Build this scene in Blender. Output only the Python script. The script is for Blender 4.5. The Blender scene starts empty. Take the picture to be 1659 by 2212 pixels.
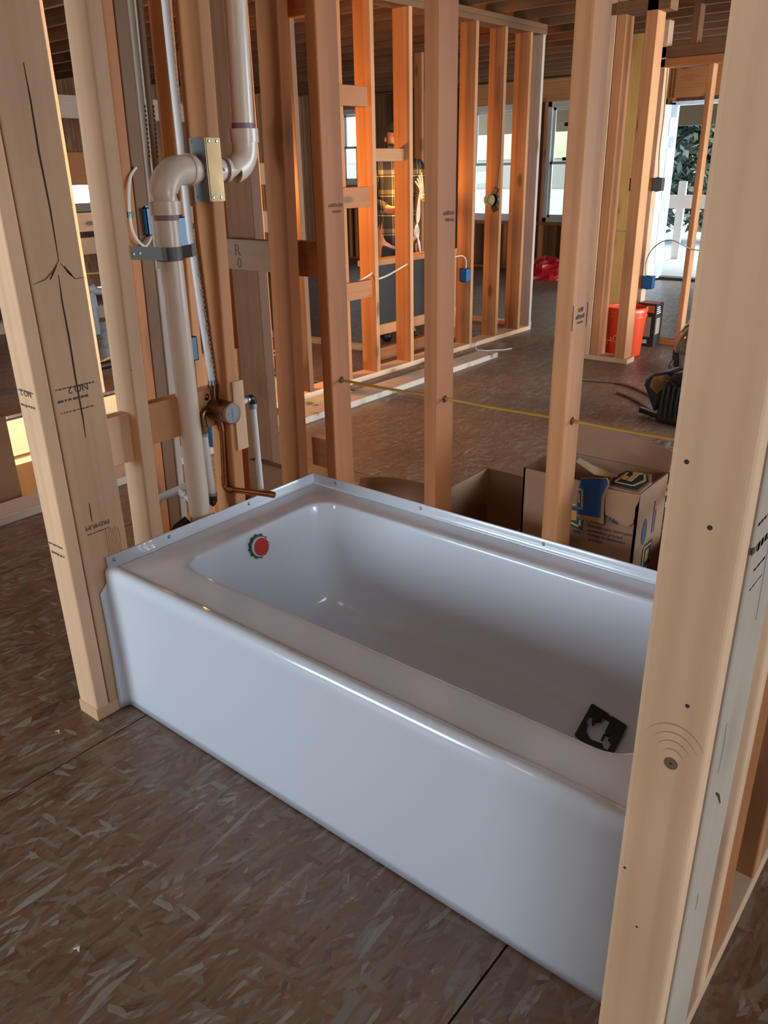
import bpy, bmesh, math, random
from mathutils import Vector, Matrix, Euler
random.seed(7)
S = bpy.context.scene
COL = S.collection
V = Vector
PI = math.pi

# ------------------------------------------------------------------ camera, world, light, exposure
cam = bpy.data.cameras.new('camera')
cam.sensor_fit = 'VERTICAL'
cam.sensor_height = 24.0
cam.lens = 24.0 * 1729.5345 / 2212.0
cam.clip_start = 0.05
cam.clip_end = 200
co = bpy.data.objects.new('camera', cam)
COL.objects.link(co)
r_ = V((0.77538893, 0.6311884, -0.01931885)); u_ = V((-0.23588166, 0.31787804, 0.91832097)); f_ = V((-0.58577458, 0.70749895, -0.39536488))
co.matrix_world = Matrix(((r_.x, u_.x, -f_.x, 1.78527956), (r_.y, u_.y, -f_.y, -0.99084236), (r_.z, u_.z, -f_.z, 1.40324485), (0, 0, 0, 1)))
S.camera = co

S.view_settings.view_transform = 'Standard'
S.view_settings.look = 'None'
S.view_settings.exposure = 0.0
S.view_settings.gamma = 1.0
S.view_settings.use_curve_mapping = False

wd = bpy.data.worlds.new('sky'); S.world = wd; wd.use_nodes = True
bgn = wd.node_tree.nodes['Background']
bgn.inputs[0].default_value = (0.74, 0.88, 1.0, 1); bgn.inputs[1].default_value = 15.5

def area(name, loc, to, sx, sy, power, col):
    l = bpy.data.lights.new(name, 'AREA'); l.shape = 'RECTANGLE'; l.size = sx; l.size_y = sy
    l.energy = power; l.color = col
    o = bpy.data.objects.new(name, l); COL.objects.link(o); o.location = loc
    o.rotation_euler = (V(to) - V(loc)).to_track_quat('-Z', 'Y').to_euler()
    return o
def point(name, loc, power, col, rad=.05):
    l = bpy.data.lights.new(name, 'POINT'); l.energy = power; l.color = col; l.shadow_soft_size = rad
    o = bpy.data.objects.new(name, l); COL.objects.link(o); o.location = loc
    return o
# the sky comes in through the openings of the house: each opening guides the sampling of that daylight
def opening(name, loc, to, sx, sy):
    o = area(name, loc, to, sx, sy, 1, (1, 1, 1)); o.data.cycles.is_portal = True; return o
opening('opening_rear', (-.95, -2.98, 1.15), (-.95, 0, 1.15), 1.4, 1.3)
opening('opening_side', (4.98, 0.0, 1.25), (0, 0.0, 1.25), 1.7, 1.1)
opening('added_far_opening', (2.58, 5.8, 1.2), (0, 5.8, 1.2), 6.6, 2.2)  # unseen wide opening, added so daylight brightens the far floor
opening('opening_door', (-1.83, 9.76, 1.03), (-1.83, 0, 1.03), 0.92, 2.0)
opening('opening_window', (-3.52, 9.76, 1.41), (-3.52, 0, 1.41), 1.0, 1.5)
opening('opening_window', (-4.79, 9.76, 1.41), (-4.79, 0, 1.41), 0.93, 1.5)
opening('opening_left', (-8.23, 4.78, 1.2), (0, 4.78, 1.2), 1.15, 0.3)
area('overhead_fill', (1.0, -1.9, 2.35), (.95, -.9, 0), .9, .9, 8, (1.0, .80, .62))  # soft overhead fill, added to brighten the tub and near post
# the work lamp in the next room and the lamp down the stair opening
point('work_lamp', (-2.35, 2.55, 1.3), 58, (1.0, 0.44, 0.11), .06)
point('wiring_lamp', (-2.43, 4.42, 1.25), 16, (1.0, 0.45, 0.11), .05)
point('stair_lamp', (-2.35, 1.35, -0.55), 40, (1.0, 0.88, 0.55), .08)

# ------------------------------------------------------------------ helpers
WL = {}
def wloc(o): return WL.get(o.name, V((0, 0, 0))) if o else V((0, 0, 0))
def link(o, parent=None, world=(0, 0, 0)):
    COL.objects.link(o); world = V(world); WL[o.name] = world
    if parent: o.parent = parent
    o.location = world - wloc(parent)
    return o
def tag(o, label=None, cat=None, group=None, kind=None):
    if label: o['label'] = label
    if cat: o['category'] = cat
    if group: o['group'] = group
    if kind: o['kind'] = kind
    return o
def empty(name, loc, label=None, cat=None, group=None, kind=None, parent=None):
    o = bpy.data.objects.new(name, None); o.empty_display_size = .1
    link(o, parent, loc); return tag(o, label, cat, group, kind)

class MB:
    """collects verts and faces in world coordinates; build() links ONE mesh object"""
    def __init__(s): s.v = []; s.f = []
    def add(s, vs, fs):
        n = len(s.v); s.v += [tuple(x) for x in vs]; s.f += [tuple(i + n for i in q) for q in fs]; return s
    def box(s, a, b, rot=None, piv=None):
        x0, y0, z0 = a; x1, y1, z1 = b
        vs = [V(p) for p in ((x0, y0, z0), (x1, y0, z0), (x1, y1, z0), (x0, y1, z0), (x0, y0, z1), (x1, y0, z1), (x1, y1, z1), (x0, y1, z1))]
        if rot is not None:
            c = V(piv) if piv is not None else (V(a) + V(b)) / 2
            m = Euler(rot).to_matrix(); vs = [c + m @ (p - c) for p in vs]
        return s.add(vs, [(0, 3, 2, 1), (4, 5, 6, 7), (0, 1, 5, 4), (1, 2, 6, 5), (2, 3, 7, 6), (3, 0, 4, 7)])
    def tube(s, pts, r, n=10, cap=True, flat=None):
        pts = [V(p) for p in pts]; k = len(pts)
        rs = r if isinstance(r, (list, tuple)) else [r] * k
        t0 = (pts[1] - pts[0]).normalized()
        up = V((0, 0, 1)) if abs(t0.z) < .9 else V((1, 0, 0))
        nx = t0.cross(up).normalized(); vs = []
        for i, p in enumerate(pts):
            if i == 0: t = pts[1] - p
            elif i == k - 1: t = p - pts[-2]
            else: t = (pts[i + 1] - p).normalized() + (p - pts[i - 1]).normalized()
            t = t.normalized(); nx = (nx - t * nx.dot(t)).normalized(); by = t.cross(nx)
            for j in range(n):
                a = 2 * PI * j / n
                vs.append(p + nx * (math.cos(a) * rs[i]) + by * (math.sin(a) * rs[i] * (flat or 1)))
        fs = [(i * n + j, i * n + (j + 1) % n, (i + 1) * n + (j + 1) % n, (i + 1) * n + j) for i in range(k - 1) for j in range(n)]
        if cap: fs += [tuple(range(n))[::-1], tuple((k - 1) * n + j for j in range(n))]
        return s.add(vs, fs)
    def disc(s, c, nrm, r, t=.004, n=20, r2=None):
        c = V(c); nrm = V(nrm).normalized()
        return s.tube([c, c + nrm * t], [r, r if r2 is None else r2], n)
    def lathe(s, base, prof, n=28, axis=(0, 0, 1)):
        base = V(base); ax = V(axis).normalized(); q = V((0, 0, 1)).rotation_difference(ax)
        vs = []
        for (r, z) in prof:
            for j in range(n):
                a = 2 * PI * j / n; vs.append(base + q @ V((r * math.cos(a), r * math.sin(a), z)))
        k = len(prof)
        fs = [(i * n + j, i * n + (j + 1) % n, (i + 1) * n + (j + 1) % n, (i + 1) * n + j) for i in range(k - 1) for j in range(n)]
        return s.add(vs, fs)
    def poly(s, pts, thick, nrm):
        """a flat outline given real thickness"""
        n = len(pts); d = V(nrm).normalized() * thick; a = [V(p) for p in pts]
        return s.add(a + [p + d for p in a], [tuple(range(n))[::-1], tuple(range(n, 2 * n))] + [(i, (i + 1) % n, n + (i + 1) % n, n + i) for i in range(n)])
    def build(s, name, mat, parent=None, origin=None, smooth=None, bevel=0, solid=0):
        if origin is None:
            if parent is not None: origin = wloc(parent)
            else:
                xs = [p[0] for p in s.v]; ys = [p[1] for p in s.v]; zs = [p[2] for p in s.v]
                origin = ((min(xs) + max(xs)) / 2, (min(ys) + max(ys)) / 2, min(zs))
        origin = V(origin)
        me = bpy.data.meshes.new(name)
        me.from_pydata([tuple(V(p) - origin) for p in s.v], [], s.f)
        bm = bmesh.new(); bm.from_mesh(me); bmesh.ops.recalc_face_normals(bm, faces=bm.faces)
        if bevel: bmesh.ops.bevel(bm, geom=[e for e in bm.edges if len(e.link_faces) == 2 and e.calc_face_angle(0) > .6], offset=bevel, segments=2, affect='EDGES', profile=.6)
        bm.to_mesh(me); bm.free()
        if smooth is not None:
            me.shade_smooth()
            if smooth < 3: me.set_sharp_from_angle(angle=smooth)
        me.materials.append(mat)
        o = bpy.data.objects.new(name, me); link(o, parent, origin)
        if solid:
            m = o.modifiers.new('solid', 'SOLIDIFY'); m.thickness = solid; m.offset = -1
        return o

# ------------------------------------------------------------------ materials
def nt(name):
    m = bpy.data.materials.new(name); m.use_nodes = True
    return m, m.node_tree.nodes, m.node_tree.links, m.node_tree.nodes['Principled BSDF']
def mk(name, col, rough=.5, metal=0., coat=0., alpha=None, trans=0., noise=0.):
    m, N, L, B = nt(name)
    B.inputs['Base Color'].default_value = (*col, 1); B.inputs['Roughness'].default_value = rough; B.inputs['Metallic'].default_value = metal
    if coat: B.inputs['Coat Weight'].default_value = coat; B.inputs['Coat Roughness'].default_value = .08
    if trans: B.inputs['Transmission Weight'].default_value = trans
    if noise:
        t = N.new('ShaderNodeTexCoord'); n = N.new('ShaderNodeTexNoise'); n.inputs['Scale'].default_value = 14; n.inputs['Detail'].default_value = 6
        L.new(t.outputs['Object'], n.inputs['Vector'])
        mx = N.new('ShaderNodeMix'); mx.data_type = 'RGBA'
        mx.inputs[6].default_value = (*[c * (1 - noise) for c in col], 1); mx.inputs[7].default_value = (*[min(1, c * (1 + noise)) for c in col], 1)
        L.new(n.outputs['Fac'], mx.inputs[0]); L.new(mx.outputs[2], B.inputs['Base Color'])
    return m
def ramp(N, stops, interp='LINEAR'):
    r = N.new('ShaderNodeValToRGB'); r.color_ramp.interpolation = interp
    e = r.color_ramp.elements
    while len(e) < len(stops): e.new(.5)
    for k, (p, c) in zip(e, stops): k.position = p; k.color = (*c, 1) if len(c) == 3 else c
    return r
def wood(name, light, dark, knot=(.16, .07, .03), rough=.6, knots=1.0, blotch=.25):
    """softwood: grain runs along local Z of every piece; each piece takes its own stretch of it"""
    m, N, L, B = nt(name)
    tc = N.new('ShaderNodeTexCoord'); oi = N.new('ShaderNodeObjectInfo')
    mul = N.new('ShaderNodeMath'); mul.operation = 'MULTIPLY'; mul.inputs[1].default_value = 37.0; L.new(oi.outputs['Random'], mul.inputs[0])
    add = N.new('ShaderNodeVectorMath'); add.operation = 'ADD'; L.new(tc.outputs['Object'], add.inputs[0]); L.new(mul.outputs[0], add.inputs[1])
    # knots: sparse cells, warp the grain round them
    mk_ = N.new('ShaderNodeMapping'); mk_.inputs['Scale'].default_value = (7, 7, 2.6); L.new(add.outputs[0], mk_.inputs[0])
    vo = N.new('ShaderNodeTexVoronoi'); vo.inputs['Scale'].default_value = 1.0; L.new(mk_.outputs[0], vo.inputs['Vector'])
    kr = ramp(N, [(0.0, (1, 1, 1)), (.11, (.9, .9, .9)), (.17, (.25, .25, .25)), (.36, (0, 0, 0))]); L.new(vo.outputs['Distance'], kr.inputs[0])
    sep = N.new('ShaderNodeSeparateColor'); L.new(vo.outputs['Color'], sep.inputs[0])
    gt = N.new('ShaderNodeMath'); gt.operation = 'GREATER_THAN'; gt.inputs[1].default_value = 1 - .42 * knots; L.new(sep.outputs[0], gt.inputs[0])
    km = N.new('ShaderNodeMath'); km.operation = 'MULTIPLY'; L.new(kr.outputs[0], km.inputs[0]); L.new(gt.outputs[0], km.inputs[1])
    mp = N.new('ShaderNodeMapping'); mp.inputs['Scale'].default_value = (26, 26, 1.1); L.new(add.outputs[0], mp.inputs[0])
    wp = N.new('ShaderNodeVectorMath'); wp.operation = 'MULTIPLY_ADD'; wp.inputs[1].default_value = (2.2, 2.2, .6)
    cx = N.new('ShaderNodeCombineXYZ')
    for i in range(3): L.new(km.outputs[0], cx.inputs[i])
    L.new(cx.outputs[0], wp.inputs[0]); L.new(mp.outputs[0], wp.inputs[2])
    n1 = N.new('ShaderNodeTexNoise'); n1.inputs['Scale'].default_value = 1.3; n1.inputs['Detail'].default_value = 5; n1.inputs['Distortion'].default_value = .6; L.new(wp.outputs[0], n1.inputs['Vector'])
    wv = N.new('ShaderNodeTexWave'); wv.inputs['Scale'].default_value = .32; wv.inputs['Distortion'].default_value = 5; wv.inputs['Detail'].default_value = 3; wv.inputs['Detail Scale'].default_value = .7; L.new(wp.outputs[0], wv.inputs['Vector'])
    gm = N.new('ShaderNodeMix'); gm.inputs[0].default_value = .22; L.new(n1.outputs['Fac'], gm.inputs[2]); L.new(wv.outputs['Fac'], gm.inputs[3])
    gr = ramp(N, [(.18, tuple(.55 * a + .45 * b for a, b in zip(dark, light))), (.5, light), (.85, tuple(min(1, c * 1.05) for c in light))]); L.new(gm.outputs[0], gr.inputs[0])
    # broad blotches and a per-piece shift of tone
    n2 = N.new('ShaderNodeTexNoise'); n2.inputs['Scale'].default_value = 2.2; n2.inputs['Detail'].default_value = 2; L.new(add.outputs[0], n2.inputs['Vector'])
    hs = N.new('ShaderNodeHueSaturation'); L.new(gr.outputs[0], hs.inputs['Color'])
    m1 = N.new('ShaderNodeMapRange'); m1.inputs[3].default_value = 1 - blotch; m1.inputs[4].default_value = 1 + blotch; L.new(n2.outputs['Fac'], m1.inputs[0])
    m2 = N.new('ShaderNodeMapRange'); m2.inputs[3].default_value = .80; m2.inputs[4].default_value = 1.08; L.new(oi.outputs['Random'], m2.inputs[0])
    mm = N.new('ShaderNodeMath'); mm.operation = 'MULTIPLY'; L.new(m1.outputs[0], mm.inputs[0]); L.new(m2.outputs[0], mm.inputs[1]); L.new(mm.outputs[0], hs.inputs['Value'])
    mx = N.new('ShaderNodeMix'); mx.data_type = 'RGBA'; mx.inputs[7].default_value = (*knot, 1)
    k2 = N.new('ShaderNodeMath'); k2.operation = 'MULTIPLY'; k2.inputs[1].default_value = .85; L.new(km.outputs[0], k2.inputs[0])
    L.new(k2.outputs[0], mx.inputs[0]); L.new(hs.outputs[0], mx.inputs[6]); L.new(mx.outputs[2], B.inputs['Base Color'])
    B.inputs['Roughness'].default_value = rough; B.inputs['Specular IOR Level'].default_value = .3
    bp = N.new('ShaderNodeBump'); bp.inputs['Strength'].default_value = .08; bp.inputs['Distance'].default_value = .003; L.new(gm.outputs[0], bp.inputs['Height']); L.new(bp.outputs[0], B.inputs['Normal'])
    return m
def osb(name, cols, rough=(.3, .6), bump=.35, spec=.5):
    """strand board: three layers of long flat strands laid over one another, each strand with its own tone"""
    m, N, L, B = nt(name)
    tc = N.new('ShaderNodeTexCoord'); oi = N.new('ShaderNodeObjectInfo')
    mul = N.new('ShaderNodeMath'); mul.operation = 'MULTIPLY'; mul.inputs[1].default_value = 23.0; L.new(oi.outputs['Random'], mul.inputs[0])
    add = N.new('ShaderNodeVectorMath'); add.operation = 'ADD'; L.new(tc.outputs['Object'], add.inputs[0]); L.new(mul.outputs[0], add.inputs[1])
    nz = N.new('ShaderNodeTexNoise'); nz.inputs['Scale'].default_value = 9; nz.inputs['Detail'].default_value = 3; L.new(add.outputs[0], nz.inputs['Vector'])
    wr = N.new('ShaderNodeVectorMath'); wr.operation = 'MULTIPLY_ADD'; wr.inputs[1].default_value = (.012, .012, 0); L.new(nz.outputs['Color'], wr.inputs[0]); L.new(add.outputs[0], wr.inputs[2])
    prev = None; hprev = None
    for k, (ang, sx, sy, thr) in enumerate(((.15, 70, 15, 0), (-.6, 80, 17, .40), (.55, 90, 19, .45), (.05, 120, 16, .55), (1.4, 75, 22, .80), (-.15, 62, 10, .86))):
        ro = N.new('ShaderNodeVectorRotate'); ro.rotation_type = 'Z_AXIS'; ro.inputs['Angle'].default_value = ang; L.new(wr.outputs[0], ro.inputs['Vector'])
        mp = N.new('ShaderNodeMapping'); mp.inputs['Scale'].default_value = (sx, sy, 1); mp.inputs['Location'].default_value = (k * 3.1, k * 7.7, 0); L.new(ro.outputs[0], mp.inputs[0])
        vo = N.new('ShaderNodeTexVoronoi'); vo.voronoi_dimensions = '2D'; vo.inputs['Scale'].default_value = 1; L.new(mp.outputs[0], vo.inputs['Vector'])
        sp = N.new('ShaderNodeSeparateColor'); L.new(vo.outputs['Color'], sp.inputs[0])
        cr = ramp(N, cols, 'CONSTANT'); L.new(sp.outputs[0], cr.inputs[0])
        if prev is None: prev, hprev = cr.outputs[0], sp.outputs[1]
        else:
            g = N.new('ShaderNodeMath'); g.operation = 'GREATER_THAN'; g.inputs[1].default_value = thr; L.new(sp.outputs[2], g.inputs[0])
            gs = N.new('ShaderNodeMath'); gs.operation = 'MULTIPLY'; gs.inputs[1].default_value = .7; L.new(g.outputs[0], gs.inputs[0]); g = gs
            mx = N.new('ShaderNodeMix'); mx.data_type = 'RGBA'; L.new(g.outputs[0], mx.inputs[0]); L.new(prev, mx.inputs[6]); L.new(cr.outputs[0], mx.inputs[7])
            hx = N.new('ShaderNodeMix'); L.new(g.outputs[0], hx.inputs[0]); L.new(hprev, hx.inputs[2]); L.new(sp.outputs[1], hx.inputs[3])
            prev, hprev = mx.outputs[2], hx.outputs[0]
    # fine fibre and dirt
    n3 = N.new('ShaderNodeTexNoise'); n3.inputs['Scale'].default_value = 3.0; n3.inputs['Detail'].default_value = 5; L.new(tc.outputs['Object'], n3.inputs['Vector'])
    m1 = N.new('ShaderNodeMapRange'); m1.inputs[3].default_value = .72; m1.inputs[4].default_value = 1.28; L.new(n3.outputs['Fac'], m1.inputs[0])
    hs = N.new('ShaderNodeHueSaturation'); L.new(prev, hs.inputs['Color']); L.new(m1.outputs[0], hs.inputs['Value'])
    L.new(hs.outputs[0], B.inputs['Base Color'])
    mr = N.new('ShaderNodeMapRange'); mr.inputs[3].default_value = rough[0]; mr.inputs[4].default_value = rough[1]; L.new(hprev, mr.inputs[0]); L.new(mr.outputs[0], B.inputs['Roughness'])
    bp = N.new('ShaderNodeBump'); bp.inputs['Strength'].default_value = bump; bp.inputs['Distance'].default_value = .004; L.new(hprev, bp.inputs['Height']); L.new(bp.outputs[0], B.inputs['Normal']); B.inputs['Specular IOR Level'].default_value = spec
    return m

PINE = wood('pine', (.58, .25, .10), (.40, .14, .048))
PINE_PALE = wood('pine_pale', (.80, .50, .30), (.64, .35, .19), knots=.7)
PINE_RED = wood('pine_red', (.46, .165, .055), (.30, .09, .026), knots=1.2)
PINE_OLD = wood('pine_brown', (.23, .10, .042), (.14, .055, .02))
PINE_GREY = wood('pine_weathered', (.55, .43, .33), (.41, .30, .22), knots=1.3)
PINE_LIT = wood('pine_lamp_lit', (.80, .64, .42), (.70, .52, .32))  # lamp-lit cream of the stair rim, put into the wood tone
PINE_DULL = wood('pine_dull', (.36, .20, .115), (.27, .14, .075))
OSB = osb('strand_board', [(0, (.105, .044, .020)), (.10, (.15, .068, .033)), (.34, (.18, .088, .046)), (.55, (.15, .087, .053)), (.70, (.20, .128, .084)), (.84, (.19, .150, .118)), (.94, (.28, .235, .19))], (.30, .58), .9, .9)
OSBWALL = osb('wall_sheathing', [(0, (.16, .06, .03)), (.3, (.22, .09, .04)), (.6, (.28, .12, .05)), (.85, (.33, .17, .08))], rough=(.6, .8), bump=.2, spec=.3)
DARKGAP = mk('seam', (.02, .015, .012), .9)
TUB = mk('white_acrylic', (.74, .785, .86), .16, coat=.4)
STEEL = mk('galvanised_steel', (.30, .36, .38), .35, .7, noise=.25)
SCREW = mk('zinc_screw', (.35, .35, .36), .35, 1.0)
COPPER = mk('copper', (.42, .16, .075), .28, 1.0, noise=.35)
BRASS = mk('dark_brass', (.26, .14, .07), .3, 1.0, noise=.3)
PVC = mk('cream_pvc', (.80, .64, .50), .3, coat=.2)
CPVC = mk('white_cpvc', (.74, .72, .68), .35)
PRIMER = mk('purple_primer', (.30, .17, .20), .5)
BLUE = mk('blue_plastic', (.02, .12, .28), .4)
DBLUE = mk('dark_blue_plastic', (.012, .05, .12), .4)
BLACK = mk('black_plastic', (.008, .008, .008), .45)
DGREY = mk('grey_plastic', (.10, .10, .10), .45)
GALV = mk('grey_strap', (.13, .115, .10), .5, .3)
CABLE_Y = mk('yellow_cable', (.62, .36, .08), .45)
CABLE_W = mk('pale_cable', (.70, .60, .45), .5)
CABLE_G = mk('grey_cable', (.33, .30, .27), .5)
INK = mk('stamp_ink', (.10, .07, .055), .8)
INKRED = mk('stamp_ink_brown', (.20, .085, .04), .8)
CARD = mk('cardboard', (.33, .175, .095), .8, noise=.12)
CARD2 = mk('cardboard_inside', (.42, .24, .13), .85, noise=.12)
REDP = mk('red_plastic', (.45, .012, .015), .35, coat=.3)
BUCKET = mk('orange_bucket', (.85, .07, .012), .32, coat=.2)
WHITE = mk('white_paint', (.80, .82, .84), .4)
VINYL = mk('white_vinyl', (.72, .70, .64), .4)
PAPER = mk('white_paper', (.80, .85, .86), .7)
GREENP = mk('green_plastic', (.008, .12, .06), .4)
REDD = mk('red_disc', (.55, .02, .02), .45)
KNOTM = mk('knot_wood', (.20, .11, .06), .7)
CRACK = mk('crack', (.05, .03, .02), .9)

# ------------------------------------------------------------------ lumber
_lm = {}
def lmesh(dx, dy, dz, bev, mat):
    k = (round(dx, 4), round(dy, 4), round(dz, 4), bev, mat.name)
    if k not in _lm:
        bm = bmesh.new(); bmesh.ops.create_cube(bm, size=1)
        for v in bm.verts: v.co = V((v.co.x * dx, v.co.y * dy, v.co.z * dz))
        if bev:
            es = [e for e in bm.edges if abs((e.verts[0].co - e.verts[1].co).normalized().z) > .9]
            bmesh.ops.bevel(bm, geom=es, offset=bev, segments=3, affect='EDGES', profile=.5)
        me = bpy.data.meshes.new('lumber'); bm.to_mesh(me); bm.free()
        me.materials.append(mat); _lm[k] = me
    return _lm[k]
def lum(name, parent, axis, a, b, mat=PINE, bev=.004, lean=0., rot=None):
    dx, dy, dz = (b[i] - a[i] for i in range(3)); c = (V(a) + V(b)) / 2
    if axis == 'z': me = lmesh(dx, dy, dz, bev, mat); r = (lean, 0, 0)
    elif axis == 'x': me = lmesh(dz, dy, dx, bev, mat); r = (0, PI / 2, 0)
    else: me = lmesh(dx, dz, dy, bev, mat); r = (-PI / 2, 0, 0)
    o = bpy.data.objects.new(name, me); link(o, parent, c); o.rotation_euler = rot or r
    return o
def frame_text(parent, txt, size, loc, right, up, mat, name='lettering', ext=.0004, sx=1.0):
    cu = bpy.data.curves.new(name, 'FONT'); cu.body = txt; cu.size = size; cu.extrude = ext; cu.align_x = 'CENTER'; cu.align_y = 'CENTER'
    cu.materials.append(mat)
    tmp = bpy.data.objects.new('tmp', cu); me = bpy.data.meshes.new_from_object(tmp); bpy.data.objects.remove(tmp); me.name = name
    o = bpy.data.objects.new(name, me); link(o, parent, loc)
    r = V(right).normalized(); u = V(up).normalized(); n = r.cross(u)
    o.rotation_euler = Matrix(((r.x, u.x, n.x), (r.y, u.y, n.y), (r.z, u.z, n.z))).to_euler(); o.scale = (sx, 1, 1)
    if parent is not None:
        R = parent.rotation_euler.to_matrix().to_4x4()
        M = Matrix.Translation(V(loc)) @ o.rotation_euler.to_matrix().to_4x4() @ Matrix.Diagonal((sx, 1, 1, 1))
        P = Matrix.Translation(wloc(parent)) @ R
        o.matrix_basis = P.inverted() @ M
    return o
def on_part(o, parent):
    """re-parent a world-built mesh to a rotated lumber part without moving it"""
    w = WL[o.name]; P = Matrix.Translation(wloc(parent)) @ parent.rotation_euler.to_matrix().to_4x4()
    o.parent = parent; o.matrix_basis = P.inverted() @ Matrix.Translation(w); return o
def dashes(parent, c, right, up, rows, mat, name='stamp', n=(.92, 0, 0)):
    """an unreadable line of a grade stamp: short ink strokes, each with real (hair) thickness"""
    c = V(c); r = V(right).normalized(); u = V(up).normalized(); nn = r.cross(u); m = MB()
    for (oy, x0, x1, h) in rows:
        x = x0
        while x < x1:
            w = random.uniform(.004, .011); a = c + r * x + u * oy
            hh = h * random.uniform(.7, 1.1)
            m.poly([a, a + r * w, a + r * w + u * hh, a + u * hh], .0005, nn); x += w + random.uniform(.0015, .004)
    o = m.build(name, mat, None, c); on_part(o, parent); return o
def arc(c, r, a0, a1, ax, ay, n=8):
    c = V(c); return [c + V(ax) * (r * math.cos(a0 + (a1 - a0) * i / n)) + V(ay) * (r * math.sin(a0 + (a1 - a0) * i / n)) for i in range(n + 1)]
def bez(p0, p1, p2, p3, n=14):
    p0, p1, p2, p3 = map(V, (p0, p1, p2, p3)); out = []
    for i in range(n + 1):
        t = i / n; q = 1 - t; out.append(p0 * q ** 3 + p1 * (3 * q * q * t) + p2 * (3 * q * t * t) + p3 * t ** 3)
    return out
def cat(pts, n=6):
    sm = []; pts = [V(p) for p in pts]
    for i in range(len(pts) - 1):
        p0, p1, p2, p3 = pts[max(0, i - 1)], pts[i], pts[i + 1], pts[min(len(pts) - 1, i + 2)]
        for j in range(n):
            t = j / n; sm.append(.5 * ((2 * p1) + (p2 - p0) * t + (2 * p0 - 5 * p1 + 4 * p2 - p3) * t * t + (3 * p1 - p0 - 3 * p2 + p3) * t ** 3))
    return sm + [pts[-1]]
def ebox(parent_or_none, a, b, mat, open_dir=None, name='electrical_box', label=None, group=None):
    """moulded wiring box: five walls, rounded lip, two nail bosses"""
    x0, y0, z0 = a; x1, y1, z1 = b; t = .003
    root = empty(name, ((x0 + x1) / 2, (y0 + y1) / 2, z0), label, 'electrical box', group)
    m = MB()
    m.box((x0, y0, z0), (x1, y1, z0 + t)); m.box((x0, y0, z1 - t), (x1, y1, z1)); m.box((x0, y0, z0), (x0 + t, y1, z1)); m.box((x1 - t, y0, z0), (x1, y1, z1))
    if open_dir == 'x': m = MB(); m.box((x0, y0, z0), (x1, y1, z0 + t)); m.box((x0, y0, z1 - t), (x1, y1, z1)); m.box((x0, y0, z0), (x1, y0 + t, z1)); m.box((x0, y1 - t, z0), (x1, y1, z1)); m.box((x0, y0, z0), (x0 + t, y1, z1))
    else: m.box((x0, y1 - t, z0), (x1, y1, z1)); m.box((x0, y0, z0), (x1, y0 + t, z1))
    m.build('body', mat, root)
    e = MB()
    for z in (z0 - .006, z1):
        e.box(((x0 + x1) / 2 - .012, y0 + .01, z), ((x0 + x1) / 2 + .012, y0 + .03, z + .006))
    e.build('nail_boss', mat, root)
    return root

H_T = 2.36   # underside of the top plates
# ------------------------------------------------------------------ floor: sheets of strand board, stair opening left out
HX0, HX1, HY0, HY1 = -3.18, -1.74, -0.6, 3.10
flo = empty('floor', (0, 0, 0), kind='structure')
def sheet(x0, x1, y0, y1):
    if x1 - x0 < .02 or y1 - y0 < .02: return
    g = .0022
    MB().box((x0 + g, y0 + g, -.019), (x1 - g, y1 - g, 0)).build('floor_panel', OSB, flo, ((x0 + x1) / 2, (y0 + y1) / 2, -.019))
def cut(x0, x1, y0, y1):
    if x1 <= HX0 or x0 >= HX1 or y1 <= HY0 or y0 >= HY1: sheet(x0, x1, y0, y1); return
    sheet(x0, x1, y0, min(y1, HY0)) if y0 < HY0 else None
    sheet(x0, x1, max(y0, HY1), y1) if y1 > HY1 else None
    a, b = max(y0, HY0), min(y1, HY1)
    sheet(x0, min(x1, HX0), a, b) if x0 < HX0 else None
    sheet(max(x0, HX1), x1, a, b) if x1 > HX1 else None
k = 0
for i in range(-7, 4):
    xa = .081 + 1.173 * i; off = 1.83 if i % 2 else .61
    for j in range(-3, 5):
        ya = off + 2.42 * j; cut(max(xa, -8.2), min(xa + 1.173, 5.0), max(ya, -3.7), min(ya + 2.42, 9.72))
# black under the seams, cut round the opening, and the framing that carries the sheets
sb = MB()
for (x0, x1, y0, y1) in ((-8.2, HX0, -3.7, 9.72), (HX1, 5.0, -3.7, 9.72), (HX0, HX1, -3.7, HY0), (HX0, HX1, HY1, 9.72)):
    sb.box((x0, y0, -.026), (x1, y1, -.0195))
sb.build('subfloor_membrane', DARKGAP, flo)
for (a, b, ax) in (((HX0 - .038, HY0, -.265), (HX0, HY1, -.03), 'y'), ((HX1, HY0, -.265), (HX1 + .038, HY1, -.03), 'y'), ((HX0, HY1, -.265), (HX1, HY1 + .038, -.03), 'x'), ((HX0, HY0 - .038, -.265), (HX1, HY0, -.03), 'x'),
                   ((HX0 - .02, HY0, -.325), (HX0 + .01, HY1, -.285), 'y')):
    lum('rim_joist', flo, ax, a, b, PINE_LIT)
bs = MB(); bs.box((-3.4, -.9, -2.42), (-1.5, 3.4, -2.4)); bs.box((-3.42, -.9, -2.4), (-3.40, 3.4, -.27)); bs.box((-1.5, -.9, -2.4), (-1.48, 3.4, -.27)); bs.box((-3.4, 3.4, -2.4), (-1.5, 3.42, -.27)); bs.box((-3.4, -.92, -2.4), (-1.5, -.9, -.27))
bs.build('stairwell_lining', PINE_OLD, flo)

# ------------------------------------------------------------------ ceiling: joists along X and the deck above
cei = empty('ceiling', (0, 3, 2.44), kind='structure')
y = -3.6
while y < 9.6:
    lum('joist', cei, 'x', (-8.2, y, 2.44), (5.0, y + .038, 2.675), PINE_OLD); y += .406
MB().box((-8.3, -3.8, 2.676), (5.1, 9.8, 2.70)).build('ceiling_deck', mk('deck_underside', (.10, .045, .02), .9), cei)

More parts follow.
